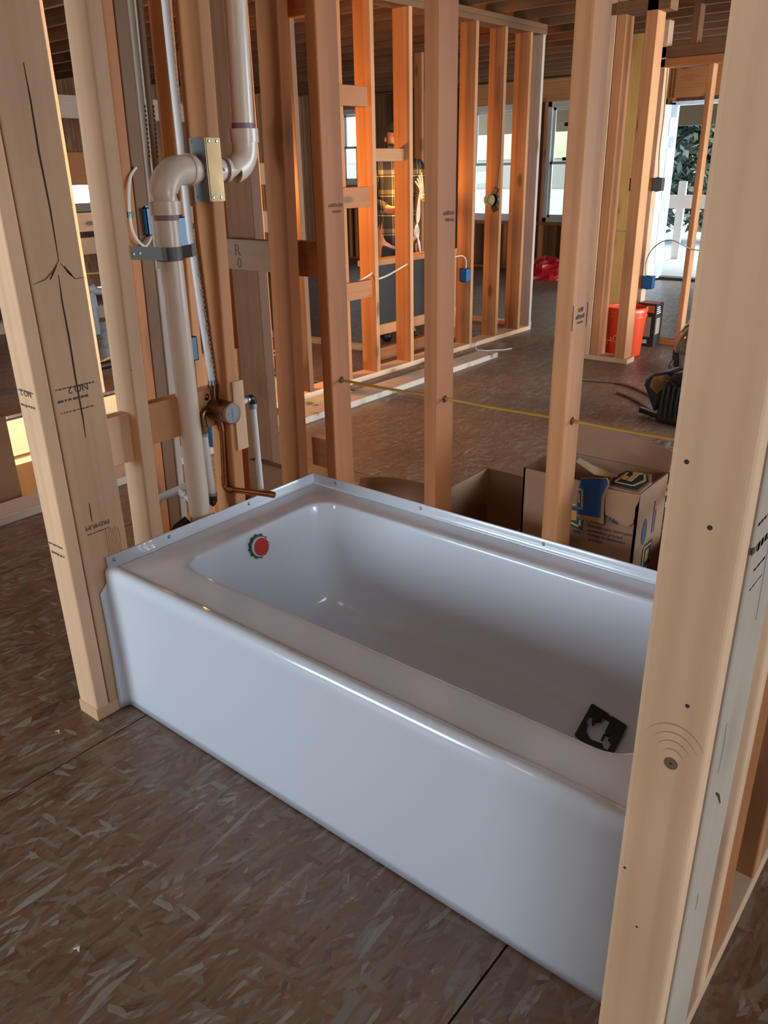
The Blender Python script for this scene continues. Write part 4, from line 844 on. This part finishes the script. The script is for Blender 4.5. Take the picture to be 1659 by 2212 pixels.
for i in range(3):
    cc.tube([(.98 + (.26 + .02 * i) * math.cos(a), 2.12 + (.20 + .02 * i) * math.sin(a), .03 + .01 * i + .05 * (1 + math.sin(a + i))) for a in [2 * PI * j / 30 + i for j in range(29)]], .005, 7)
tag(cc.build('cable_coil', CABLE_W, None, smooth=.8), 'loose coil of pale cable on the floor behind the boxes', 'cable coil')

# ------------------------------------------------------------------ left room glimpses
dr = empty('drill', (-3.72, 2.35, 0), 'black cordless drill lying beyond the stair opening', 'drill')
m = MB(); m.tube([(-3.72, 2.22, .05), (-3.72, 2.42, .055)], [.035, .03], 12); m.tube([(-3.72, 2.42, .055), (-3.72, 2.47, .055)], [.022, .012], 12); m.build('body', BLACK, dr, smooth=.8)
m = MB(); m.tube([(-3.72, 2.26, .05), (-3.80, 2.24, .045), (-3.86, 2.23, .045)], [.022, .02, .024], 10); m.build('handle', BLACK, dr, smooth=.8)
m = MB(); m.tube([(-3.72, 2.47, .055), (-3.72, 2.50, .055)], .005, 8); m.build('chuck', mk('chuck_steel', (.6, .6, .6), .2, 1.0), dr)
for pts, lab in (([(-3.95, 2.35, .01), (-4.0, 2.5, .02), (-4.05, 2.65, .04)], 'yellow cable scrap beside the drill'), ([(-3.9, 2.33, .01), (-3.92, 2.52, .015), (-3.95, 2.7, .02)], 'second yellow cable scrap lying beside the drill'),
                 ([(-3.2, 3.35, .01), (-3.15, 3.45, .03), (-3.05, 3.6, .03), (-3.0, 3.5, .02), (-3.15, 3.3, .01)], 'tangled yellow cable on the floor past the stair opening'),
                 ([(-6.0, 2.9, .52), (-6.0, 3.6, .46), (-6.0, 4.4, .42)], 'yellow cable strung through the far left wall')):
    m = MB(); m.tube(pts, .009, 8); tag(m.build('cable', mk('cable_yellow_bright', (.70, .48, .14), .5) if 'cable_yellow_bright' not in bpy.data.materials else bpy.data.materials['cable_yellow_bright'], None, smooth=.8), lab, 'cable')
m = MB(); m.box((-4.06, 3.06, .0), (-4.03, 3.20, .25)); m.box((-4.04, 3.06, 0), (-3.95, 3.09, .02)); o = m.build('white_carton', PAPER, None, bevel=.004); tag(o, 'white panel with grey marks standing behind the vent pipe', 'panel')
m = MB(); m.box((-3.50, 2.62, 0), (-3.38, 2.70, .12)); m.box((-3.48, 2.64, .12), (-3.40, 2.68, .15)); o = m.build('charger', BLACK, None, bevel=.01); tag(o, 'small black charger box on the floor below the white panel', 'charger')
sp = empty('drain_stub', (-5.2, 3.3, 0), 'grey plastic drain stub turning out of the far left wall', 'pipe')
m = MB(); m.tube([(-5.2, 3.22, 0), (-5.2, 3.22, .40)], .035, 14); m.tube([(-5.2, 3.22, .40), (-5.05, 3.42, .37)], .035, 14); m.lathe((-5.2, 3.22, .38), [(.035, 0), (.055, .02), (.055, .05), (.035, .07)], 14); m.build('tube', mk('grey_pipe', (.34, .40, .45), .4), sp, smooth=.8)
m = MB(); m.lathe((-5.06, 3.41, .372), [(.04, 0), (.046, .02), (.02, .04)], 14, (.6, .8, -.1)); m.build('cap', DGREY, sp, smooth=.8)
wl2 = empty('wall_kitchen', (-6.1, 3.4, 0), kind='structure')
lum('sole_plate', wl2, 'y', (-6.05, -3.6, 0), (-5.96, 6.0, .12), PINE_GREY)
for ya in (-2.4, -1.2, .0, 1.2, 2.0, 2.85, 3.55, 4.4, 5.2): stud(wl2, (-6.05, ya, .12), (-5.96, ya + .06, 2.44), PINE_OLD)
for (za, zb, mt) in ((.86, 1.04, PINE_PALE), (.64, .80, PINE_PALE), (1.9, 2.1, PINE_GREY)): lum('block', wl2, 'y', (-6.05, 2.0, za), (-6.01, 6.0, zb), mt)
MB().box((-5.955, 3.52, .12), (-5.94, 3.72, .35)).build('white_panel', PAPER, wl2)
lum('block', wl2, 'y', (-5.95, 2.9, 1.62), (-5.9, 3.35, 1.9), PINE_RED)
for (xa, za, zb, lab) in ((-3.72, 1.29, 1.455, 'upper white block seen between two studs left of centre'), (-3.72, .91, 1.08, 'lower white block seen between two studs left of centre')):
    m = MB(); m.box((xa - .05, 4.0, za), (xa + .5, 4.04, zb)); tag(m.build('wall_block', mk('pale_block', (.62, .58, .48), .7) if 'pale_block' not in bpy.data.materials else bpy.data.materials['pale_block'], None), lab, 'block', 'pale blocks of the far stair wall')
st_ = empty('stair_rail_wall', (-3.5, 4.05, 0), 'stud wall with pale blocks beyond the stair opening', 'wall frame', kind='structure')
for xa in (-4.6, -3.85): stud(st_, (xa, 4.045, 0), (xa + .04, 4.13, H_T), PINE_RED)
lum('sole_plate', st_, 'x', (-4.8, 4.045, 0), (-2.6, 4.13, .04), PINE_GREY)

# ------------------------------------------------------------------ exterior walls
def panelwall(w, plane, u0, u1, holes, t=.012, sgn=1, mat=OSBWALL, z1=2.68):
    """sheathing in pieces round rectangular openings (u0,u1,z0,z1)"""
    us = sorted({u0, u1, *[h[0] for h in holes], *[h[1] for h in holes]})
    for a, b in zip(us, us[1:]):
        zs = [(0, z1)]
        for h in holes:
            if h[0] <= a and h[1] >= b: zs = [q for (p0, p1) in zs for q in ((p0, min(p1, h[2])), (max(p0, h[3]), p1)) if q[1] - q[0] > .01]
        for (za, zb) in zs:
            if plane[0] == 'y': MB().box((a, plane[1], za), (b, plane[1] + t, zb)).build('sheathing_panel', mat, w)
            else: MB().box((plane[1], a, za), (plane[1] + t, b, zb)).build('sheathing_panel', mat, w)
W1 = (-4.02, -3.02, .66, 2.16); W2 = (-5.25, -4.32, .66, 2.16); W3 = (-7.75, -7.35, 1.15, 2.25); D1 = (-2.30, -1.36, 0, 2.05)
wfr = empty('wall_front', (-2, 9.66, 0), kind='structure')
panelwall(wfr, ('y', 9.70), -8.2, 5.0, [W1, W2, W3, D1])
lum('sole_plate', wfr, 'x', (-8.2, 9.6, 0), (-2.36, 9.69, .038), PINE_RED)
for (a, b, z0, z1) in (W1, W2, W3):
    lum('sill_plate', wfr, 'x', (a - .08, 9.6, z0 - .045), (b + .08, 9.69, z0), PINE_RED); lum('header', wfr, 'x', (a - .12, 9.6, z1), (b + .12, 9.69, z1 + .27), PINE)
    for xx in (a - .042, b + .004): stud(wfr, (xx, 9.6, .038), (xx + .038, 9.69, z1), PINE)
    for i in range(1, 3): xx = a + (b - a) * i / 3; stud(wfr, (xx, 9.6, .038), (xx + .038, 9.69, z0 - .045), PINE_RED)
lum('header', wfr, 'x', (-2.5, 9.6, 2.10), (-1.2, 9.69, 2.42), PINE_RED)
for xx in (-2.40, -2.36, -1.355, -1.30, -.9, -.5, 0, .5, -5.6, -6.1, -6.6, -7.1): stud(wfr, (xx, 9.6, 0), (xx + .038, 9.69, 2.44), PINE_RED)
lum('top_plate', wfr, 'x', (-8.2, 9.6, 2.42), (5.0, 9.69, 2.44), PINE_OLD)
def window(nm, w):
    a, b, z0, z1 = w; o = empty(nm, ((a + b) / 2, 9.66, z0), kind='structure'); zm = (z0 + z1) / 2
    fr = MB()
    for p, q in (((a, 9.62, z0), (a + .06, 9.70, z1)), ((b - .06, 9.62, z0), (b, 9.70, z1)), ((a, 9.62, z0), (b, 9.70, z0 + .06)), ((a, 9.62, z1 - .07), (b, 9.70, z1))): fr.box(p, q)
    fr.build('window_frame', VINYL, o, bevel=.004)
    for (za, zb, yy) in ((z0 + .06, zm + .02, 9.64), (zm - .015, z1 - .07, 9.665)):
        sa = MB()
        for p, q in (((a + .06, yy, za), (a + .095, yy + .025, zb)), ((b - .095, yy, za), (b - .06, yy + .025, zb)), ((a + .06, yy, za), (b - .06, yy + .025, za + .035)), ((a + .06, yy, zb - .035), (b - .06, yy + .025, zb))): sa.box(p, q)
        s_ = sa.build('sash', VINYL, o)
        g = MB(); g.box((a + .09, yy + .01, za + .03), (b - .09, yy + .014, zb - .03)); g.build('pane', GLASS, o)
    return o
GLASS, _N, _L, _B = nt('window_glass')
_t = _N.new('ShaderNodeBsdfTransparent'); _t.inputs[0].default_value = (.94, .97, .97, 1); _g = _N.new('ShaderNodeBsdfGlossy'); _g.inputs['Roughness'].default_value = .02
_m = _N.new('ShaderNodeMixShader'); _m.inputs[0].default_value = .06; _L.new(_t.outputs[0], _m.inputs[1]); _L.new(_g.outputs[0], _m.inputs[2]); _L.new(_m.outputs[0], _N['Material Output'].inputs['Surface'])
wn1 = window('window_1', W1); wn2 = window('window_2', W2); wn3 = window('window_3', W3)
m = MB()
for (x, z) in ((-3.74, 1.88), (-3.74, 1.46), (-3.20, 1.88), (-3.26, 1.44)): m.box((x - .055, 9.672, z - .022), (x + .055, 9.676, z + .022))
m.build('sticker', BLACK, wn1)
# front door
do = empty('door_1', (-2.29, 9.62, 0), kind='structure')
jm = MB(); jm.box((-2.33, 9.58, 0), (-2.285, 9.72, 2.05)); jm.box((-1.375, 9.58, 0), (-1.335, 9.72, 2.05)); jm.box((-2.33, 9.58, 2.02), (-1.335, 9.72, 2.06)); jm.build('door_frame', WHITE, do)
th = MB(); th.box((-2.33, 9.56, 0.0), (-1.335, 9.74, .03)); th.build('threshold', DARKGAP, do)
ang = math.radians(-104); hx, hy = -2.285, 9.57
def dp(u, d, z): c_, s_ = math.cos(ang), math.sin(ang); return V((hx + u * c_ - d * s_, hy + u * s_ + d * c_, z))
sl = MB()
def dbox(mb_, u0, u1, d0, d1, z0, z1): mb_.add([dp(u, d, z) for z in (z0, z1) for (u, d) in ((u0, d0), (u1, d0), (u1, d1), (u0, d1))], [(0, 3, 2, 1), (4, 5, 6, 7), (0, 1, 5, 4), (1, 2, 6, 5), (2, 3, 7, 6), (3, 0, 4, 7)])
zsx = [(.02, .20), (.82, .98), (1.55, 1.68), (1.88, 2.02)]
for (za, zb) in zsx: dbox(sl, .01, .90, 0, .044, za, zb)
for (ua, ub) in ((.01, .13), (.405, .505), (.78, .90)): dbox(sl, ua, ub, 0, .044, .02, 2.02)
slab = sl.build('door_slab', WHITE, do)
for (za, zb) in ((.20, .82), (.98, 1.55), (1.68, 1.88)):
    for (ua, ub) in ((.13, .405), (.505, .78)):
        pn = MB(); dbox(pn, ua, ub, .012, .032, za, zb); dbox(pn, ua + .035, ub - .035, .004, .040, za + .035, zb - .035); o = pn.build('door_panel', WHITE, do)
kn = MB(); kn.lathe(dp(.84, .044, .96), [(.012, 0), (.012, .03), (.028, .045), (.024, .065), (.0001, .07)], 16, dp(0, 1, 0) - dp(0, 0, 0)); kn.build('door_knob', STEEL, do, smooth=.8)

wll = empty('wall_left', (-8.2, 3, 0), kind='structure')
panelwall(wll, ('x', -8.22), -3.7, 9.8, [(4.2, 5.35, 1.05, 1.27)])
for ya in [i * .406 - 3.6 for i in range(33)]:
    if not 4.16 < ya < 5.36: stud(wll, (-8.2, ya, 0), (-8.11, ya + .038, 2.44), PINE_RED)
lum('sill_plate', wll, 'y', (-8.2, 4.1, .96), (-8.05, 5.45, 1.06), PINE_GREY); lum('header', wll, 'y', (-8.2, 4.1, 1.27), (-8.08, 5.45, 1.65), PINE_RED)
wbk = empty('wall_rear', (0, -3.0, 0), kind='structure')
panelwall(wbk, ('y', -3.0), -8.2, 5.0, [(-1.65, -.25, .5, 1.8)])
wrt = empty('wall_side', (5, 3, 0), kind='structure')
panelwall(wrt, ('x', 5.0), -3.7, 2.2, [(-.85, .85, .7, 1.8)]); panelwall(wrt, ('y', 2.2), 2.6, 5.0, []); panelwall(wrt, ('x', 2.6), 2.2, 9.8, [(2.5, 9.1, .1, 2.3)])  # nearer far wall with wide opening is added, unseen, to light the floor

# ------------------------------------------------------------------ porch and the world outside the door
po = empty('porch', (-2.5, 11, 0), kind='structure')
for i in range(20):
    MB().box((-7.5 + i * .5, 9.76, -.03), (-7.5 + i * .5 + .49, 12.2, 0)).build('deck_board', mk('deck_wood', (.30, .29, .27), .6) if i == 0 else bpy.data.materials['deck_wood'], po)
YEL = mk('new_pine', (.17, .12, .065), .6, noise=.1)
MB().box((-8, 11.9, 1.88), (3, 12.0, 2.35)).build('porch_beam', YEL, po)
MB().box((-8, 9.75, 2.35), (3, 12.2, 2.42)).build('porch_ceiling', YEL, po)
for xa in (-6.3, -2.30, .2): MB().box((xa - .07, 11.88, 0), (xa + .07, 12.02, 1.9)).build('porch_post', YEL, po)
RW = mk('white_board', (.80, .79, .76), .5)
MB().box((-4.2, 11.95, .74), (-2.4, 11.99, .93)).build('rail_board', RW, po)
MB().box((-3.02, 11.96, .0), (-2.90, 12.0, 1.12)).build('rail_post', RW, po)
gr = MB(); gr.box((-40, 12.3, -.55), (40, 70, -.5)); o = gr.build('ground', mk('pale_ground', (.14, .175, .195), .9, noise=.15), None); tag(o, kind='structure')
nb = empty('shed', (-6.0, 14.2, -.5), 'pale outbuilding with cream wall seen through the front windows', 'building')
MB().box((-12, 14.0, 1.5), (-4.55, 14.3, 3.4)).build('cream_wall', mk('cream_wall', (.17, .145, .085), .7), nb)
MB().box((-12, 14.02, .95), (-4.55, 14.3, 1.5)).build('beige_wall', mk('beige_wall', (.095, .085, .065), .7), nb)
MB().box((-12, 13.98, .25), (-4.55, 14.3, .95)).build('white_wall', mk('white_wall', (.22, .22, .20), .7), nb)
MB().box((-12, 13.96, -.5), (-4.55, 14.3, .25)).build('blue_base', mk('blue_base', (.07, .10, .13), .7), nb)
LEAF = [mk('leaf_a', (.030, .042, .034), .7), mk('leaf_b', (.050, .052, .026), .7), mk('leaf_c', (.022, .034, .032), .7)]
BARK = mk('bark', (.16, .12, .09), .9)
for i, (x, y, r, h, lab) in enumerate(((-7.1, 20, 1.35, 7, 'tall green tree beyond the porch nearest the white door'), (-4.9, 21, 1.45, 8, 'olive green tree beyond the porch nearest the right post'), (-7.4, 29, 2.2, 9, 'dark green tree behind and between the two nearer trees'), (-11.2, 32, 2.6, 10, 'farthest green tree hidden behind the tree by the door'))):
    tr_ = empty('tree', (x, y, -.5), lab, 'tree', 'trees beyond the porch')
    m = MB(); m.tube([(x, y, -.5), (x + .1, y, h * .4), (x - .1, y, h * .8)], [.16, .11, .04], 8)
    for b_ in range(7):
        a = b_ * 2.4; zz = h * (.15 + .09 * b_); m.tube([(x, y, zz), (x + r * .8 * math.cos(a), y + r * .6 * math.sin(a), zz + .9)], [.05, .015], 6)
    m.build('trunk', BARK, tr_, smooth=.8)
    rnd = random.Random(40 + i); vs = []; fs = []
    for j in range(15000):
        u, v_, w_ = rnd.gauss(0, .46), rnd.gauss(0, .46), rnd.random()
        u = max(-1, min(1, u)); v_ = max(-1, min(1, v_)); cx_, cy_, cz_ = x + r * u, y + r * v_, -.2 + h * (w_ ** .8)
        s_ = rnd.uniform(.08, .2); a = rnd.uniform(0, 6.28); b_ = rnd.uniform(-1, 1)
        d1 = V((math.cos(a), math.sin(a) * .4, b_)) * s_; d2 = V((-math.sin(a) * .6, math.cos(a), rnd.uniform(-.8, .8))) * s_ * .6
        c_ = V((cx_, cy_, cz_)); k_ = len(vs); vs += [c_ - d1, c_ + d2, c_ + d1, c_ - d2]; fs.append((k_, k_ + 1, k_ + 2, k_ + 3))
    m = MB(); m.v = [tuple(p) for p in vs]; m.f = fs; o = m.build('leaves', LEAF[i % 3], tr_); o['kind'] = 'stuff'

# ------------------------------------------------------------------ the worker behind the stud wall
SKIN = mk('skin', (.48, .22, .13), .55)
def plaid():
    m, N, L, B = nt('plaid_flannel')
    tc = N.new('ShaderNodeTexCoord'); sx = N.new('ShaderNodeSeparateXYZ'); L.new(tc.outputs['Object'], sx.inputs[0])
    def band(sock, per, w, off=0.):
        d = N.new('ShaderNodeMath'); d.operation = 'MULTIPLY_ADD'; d.inputs[1].default_value = 1 / per; d.inputs[2].default_value = off; L.new(sock, d.inputs[0])
        f = N.new('ShaderNodeMath'); f.operation = 'FRACT'; L.new(d.outputs[0], f.inputs[0])
        l = N.new('ShaderNodeMath'); l.operation = 'LESS_THAN'; l.inputs[1].default_value = w; L.new(f.outputs[0], l.inputs[0]); return l.outputs[0]
    def addm(a, b, k1, k2):
        q = N.new('ShaderNodeMath'); q.operation = 'MULTIPLY'; q.inputs[1].default_value = k1; L.new(a, q.inputs[0])
        p = N.new('ShaderNodeMath'); p.operation = 'MULTIPLY_ADD'; p.inputs[1].default_value = k2; L.new(b, p.inputs[0]); L.new(q.outputs[0], p.inputs[2]); return p.outputs[0]
    z, x, y = sx.outputs[2], sx.outputs[0], sx.outputs[1]
    xy = N.new('ShaderNodeMath'); xy.operation = 'ADD'; L.new(x, xy.inputs[0]); L.new(y, xy.inputs[1])
    s1 = addm(band(z, .15, .22), band(xy.outputs[0], .15, .22, .3), .3, .3)
    s2 = addm(band(z, .15, .05, .12), band(xy.outputs[0], .15, .05, .42), .5, .5)
    t_ = N.new('ShaderNodeMath'); t_.operation = 'ADD'; L.new(s1, t_.inputs[0]); L.new(s2, t_.inputs[1])
    r = ramp(N, [(0, (.008, .008, .009)), (.3, (.06, .05, .035)), (.6, (.22, .17, .09)), (1.0, (.62, .52, .34))]); L.new(t_.outputs[0], r.inputs[0])
    L.new(r.outputs[0], B.inputs['Base Color']); B.inputs['Roughness'].default_value = .9; return m
PLAID = plaid(); JEAN = mk('dark_jeans', (.02, .025, .04), .9); CAPM = mk('brown_cap', (.055, .028, .014), .85); HAIR = mk('brown_hair', (.05, .025, .012), .8)
pc = V((-2.66, 4.62, 0)); fy = math.atan2(-.99 - 4.62, 1.785 + 2.66) + PI / 2 + .25   # turned towards the work in front of him
pr = V((math.cos(fy), math.sin(fy), 0)); pf = V((math.sin(fy), -math.cos(fy), 0))   # his left hand side (as seen: right), forward
def B3(r, f, z): return pc + pr * r + pf * f + V((0, 0, z))
def skin(name, verts, edges, mat, parent=None, root=0, sub=2, origin=None):
    origin = V(origin if origin is not None else wloc(parent))
    me = bpy.data.meshes.new(name); me.from_pydata([tuple(V(v[0]) - origin) for v in verts], edges, [])
    o = bpy.data.objects.new(name, me); link(o, parent, origin); me.materials.append(mat)
    sk = o.modifiers.new('skin', 'SKIN'); sk.use_smooth_shade = True
    for i, v in enumerate(verts):
        r = v[1]; me.skin_vertices[0].data[i].radius = r if isinstance(r, tuple) else (r, r); me.skin_vertices[0].data[i].use_root = (i == root)
    ss = o.modifiers.new('sub', 'SUBSURF'); ss.levels = sub; ss.render_levels = sub
    return o
bv = [(B3(0, 0, .92), (.15, .11)), (B3(0, .01, 1.12), (.145, .10)), (B3(0, .01, 1.30), (.16, .11)), (B3(0, 0, 1.42), (.10, .08)), (B3(0, .005, 1.48), .055), (B3(-.005, .02, 1.545), .062), (B3(-.005, .03, 1.61), (.076, .09)), (B3(-.005, .025, 1.68), (.07, .085)), (B3(-.005, .02, 1.725), (.045, .055)),
      (B3(.17, 0, 1.40), .06), (B3(.27, .05, 1.20), .045), (B3(.17, .27, 1.17), .035), (B3(.15, .33, 1.18), .028),
      (B3(-.17, 0, 1.40), .06), (B3(-.25, .04, 1.14), .045), (B3(-.10, .24, 1.08), .035), (B3(-.06, .30, 1.09), .028),
      (B3(.10, 0, .86), .095), (B3(.11, .02, .47), .062), (B3(.11, -.01, .09), .045), (B3(.12, .12, .04), .04),
      (B3(-.10, 0, .86), .095), (B3(-.11, .02, .47), .062), (B3(-.11, -.01, .09), .045), (B3(-.12, .12, .04), .04)]
be_ = [(0, 1), (1, 2), (2, 3), (3, 4), (4, 5), (5, 6), (6, 7), (7, 8), (3, 9), (9, 10), (10, 11), (11, 12), (3, 13), (13, 14), (14, 15), (15, 16), (0, 17), (17, 18), (18, 19), (19, 20), (0, 21), (21, 22), (22, 23), (23, 24)]
for (hb, sg) in ((12, 1), (16, -1)):
    w0 = V(bv[hb][0]); k0 = len(bv)
    bv.append((w0 + pf * .045, (.034, .018))); be_.append((hb, k0))
    for fi in range(4):
        o_ = (fi - 1.5) * .019; ln = (.9, 1.05, 1.0, .8)[fi]
        a0 = w0 + pf * .075 + V((0, 0, 1)) * 0 + V((0, 0, o_)); a1 = a0 + (pf * .022 - pr * sg * .018) * ln; a2 = a1 + (-pr * sg * .026 - pf * .006) * ln
        i0 = len(bv); bv += [(a0, .0095), (a1, .0085), (a2, .0075)]; be_ += [(k0, i0), (i0, i0 + 1), (i0 + 1, i0 + 2)]
    a0 = w0 + pf * .03 + V((0, 0, .032)) - pr * sg * .012; i0 = len(bv); bv += [(a0, .011), (a0 + pf * .026 - pr * sg * .016 + V((0, 0, .008)), .009)]; be_ += [(k0, i0), (i0, i0 + 1)]
per = skin('person', bv, be_, SKIN, None, 0, 2, pc)
tag(per, 'person in cap and plaid shirt working with white wires behind the studs', 'person')
skin('plaid_shirt', [(B3(0, 0, .76), (.19, .145)), (B3(0, .01, 1.12), (.175, .125)), (B3(0, .01, 1.30), (.185, .13)), (B3(0, 0, 1.415), (.125, .095)), (B3(0, .005, 1.455), (.075, .075)), (B3(.18, 0, 1.40), .078), (B3(.275, .05, 1.20), .066), (B3(.18, .255, 1.17), .052), (B3(-.18, 0, 1.40), .078), (B3(-.255, .04, 1.14), .066), (B3(-.115, .22, 1.085), .052)], [(0, 1), (1, 2), (2, 3), (3, 4), (3, 5), (5, 6), (6, 7), (3, 8), (8, 9), (9, 10)], PLAID, per, 0, 2)
skin('trousers', [(B3(0, 0, .86), (.14, .105)), (B3(.09, 0, .76), .095), (B3(.11, .02, .47), .08), (B3(.11, -.01, .10), .07), (B3(-.09, 0, .76), .095), (B3(-.11, .02, .47), .08), (B3(-.11, -.01, .10), .07)], [(0, 1), (1, 2), (2, 3), (0, 4), (4, 5), (5, 6)], JEAN, per, 0, 2)
for sg in (1, -1): skin('boot', [(B3(sg * .115, -.05, .05), .05), (B3(sg * .118, .04, .045), .048), (B3(sg * .12, .14, .04), .042)], [(0, 1), (1, 2)], BLACK, per, 0, 2)
hc = B3(-.005, .022, 1.66)
m = MB(); vs = []; fs = []
for i in range(7):
    ph = PI / 2 * i / 6
    for j in range(20):
        th = 2 * PI * j / 20; vs.append(hc + pr * (.088 * math.cos(th) * math.cos(ph)) + pf * (.104 * math.sin(th) * math.cos(ph)) + V((0, 0, .100 * math.sin(ph))))
for i in range(6):
    for j in range(20): fs.append((i * 20 + j, i * 20 + (j + 1) % 20, (i + 1) * 20 + (j + 1) % 20, (i + 1) * 20 + j))
m.add(vs, fs); cp_ = m.build('cap', CAPM, per, smooth=.9)
m = MB(); m.poly([hc + pr * (.078 * math.cos(t)) + pf * (.075 + .095 * math.sin(t)) + V((0, 0, .004 - .018 * math.sin(t))) for t in [PI * i / 12 for i in range(13)]], .006, (0, 0, 1)); m.build('cap_brim', CAPM, per)
m = MB(); m.lathe(hc + V((0, 0, -.055)) + pf * .118, [(.0001, .016), (.012, .008), (.016, 0), (.012, -.006)], 12, tuple(pf)); m.build('nose', SKIN, per, smooth=.9)
for sg in (1, -1):
    m = MB(); m.lathe(hc + V((0, 0, -.028)) + pf * .103 + pr * (sg * .032), [(.0001, .007), (.008, .005), (.012, 0)], 12, tuple(pf)); m.build('eye', BLACK, per, smooth=.9)
    m = MB(); m.lathe(hc + V((0, 0, -.05)) + pr * (sg * .078), [(.0001, .012), (.014, .010), (.022, 0)], 12, tuple(pr * sg)); m.build('ear', SKIN, per, smooth=.9)
m = MB(); m.tube([hc + V((0, 0, -.098)) + pf * .094 + pr * x for x in (-.026, -.012, 0, .012, .026)], [.003, .006, .007, .006, .003], 8); m.build('mouth', mk('lips', (.30, .09, .06), .5), per, smooth=.9)
m = MB(); m.tube([hc + V((0, 0, -.122 + .02 * abs(x) / .05)) + pf * (.080 - abs(x) * .55) + pr * x for x in (-.07, -.05, -.025, 0, .025, .05, .07)], [.012, .018, .022, .024, .022, .018, .012], 10); m.build('beard', HAIR, per, smooth=.9)
# the white wires in his hand
h0 = B3(.145, .40, 1.18)
wires = MB()
for i in range(4):
    o_ = .012 * (i - 1.5)
    wires.tube(cat([(-2.26 + o_, 4.40 + o_, 1.30 + .02 * i), (-2.26, 4.442 + o_, 1.235), (-2.26, 4.412 + o_ * .3, 1.176), (-2.26, 4.393 + o_, 1.033), (-2.26, 4.374 - o_ * 1.6, .931), (-2.26, 4.399 + o_ * .4, .859), (-2.26, 4.423, .769)]), .0055, 7)
tag(wires.build('wire_bundle', mk('white_wire', (.80, .70, .52), .5), None, smooth=.9), 'bundle of white wires hanging beside the hand of the person', 'wires')

# ------------------------------------------------------------------ small litter on the near floor
lf = empty('leaf', (.50, -.60, 0), 'pale dry leaf with long stalk on the dark floor', 'leaf')
LP_ = (.39, -.665)
m = MB(); m.poly([(LP_[0] + .017 * math.cos(t) * (1 if math.cos(t) > 0 else 1.1), LP_[1] + .010 * math.sin(t), .003) for t in [2 * PI * i / 14 for i in range(14)]], .0016, (0, 0, 1)); m.build('blade', mk('dry_leaf', (.55, .52, .42), .7), lf)
m = MB(); m.tube([(LP_[0] - .0, LP_[1] + .008, .003), (LP_[0] - .012, LP_[1] + .035, .005), (LP_[0] - .012, LP_[1] + .06, .007)], [.0035, .003, .0012], 8); m.build('stalk', bpy.data.materials['dry_leaf'], lf, smooth=.8)
CH = mk('wood_chip', (.62, .55, .44), .8)
for x, y, lab in ((-.045, -.20, 'pale curl of wood on the floor beside the left post'), (.60, -.535, 'small white chip on the bare floor before the tub'), (.23, .012, 'tiny pale chip at the corner of the tub apron')):
    m = MB(); m.tube([(x - .008, y, .003), (x, y + .006, .008), (x + .007, y + .002, .005)], [.002, .0035, .0015], 6, flat=.5); tag(m.build('wood_chip', CH, None), lab, 'wood chip')

# ------------------------------------------------------------------ pieces that stand apart become parts of their own; ink strokes too small to pick apart are stuff
def split_pieces(o):
    me = o.data; n = len(me.vertices); par_ = list(range(n))
    def find(a):
        while par_[a] != a: par_[a] = par_[par_[a]]; a = par_[a]
        return a
    for e in me.edges:
        a, b = find(e.vertices[0]), find(e.vertices[1])
        if a != b: par_[a] = b
    roots = sorted({find(i) for i in range(n)})
    if len(roots) < 2: return
    base = o.name.split('.')[0]
    for k, rt in enumerate(roots):
        idx = [i for i in range(n) if find(i) == rt]; mp = {v: j for j, v in enumerate(idx)}
        fs_ = [p for p in me.polygons if p.vertices[0] in mp]
        m2 = bpy.data.meshes.new(base); m2.from_pydata([tuple(me.vertices[i].co) for i in idx], [], [tuple(mp[v] for v in p.vertices) for p in fs_])
        for mt_ in me.materials: m2.materials.append(mt_)
        if me.polygons[0].use_smooth: m2.shade_smooth(); m2.set_sharp_from_angle(angle=.8)
        if k == 0: first = m2
        else:
            c_ = o.copy(); c_.data = m2; COL.objects.link(c_); c_.parent = o.parent; c_.matrix_basis = o.matrix_basis.copy()
    o.data = first
for o in list(bpy.data.objects):
    if o.type != 'MESH': continue
    b_ = o.name.split('.')[0]
    if b_ in ('side_fitting', 'band', 'nail_boss', 'lug', 'picture_panel', 'orange_panel', 'sticker') or (b_ in ('tube', 'elbow') and o.parent and o.parent.name.startswith('water_pipe')): split_pieces(o)
    if b_ in ('stamp', 'print', 'split_grain'): o['kind'] = 'stuff'
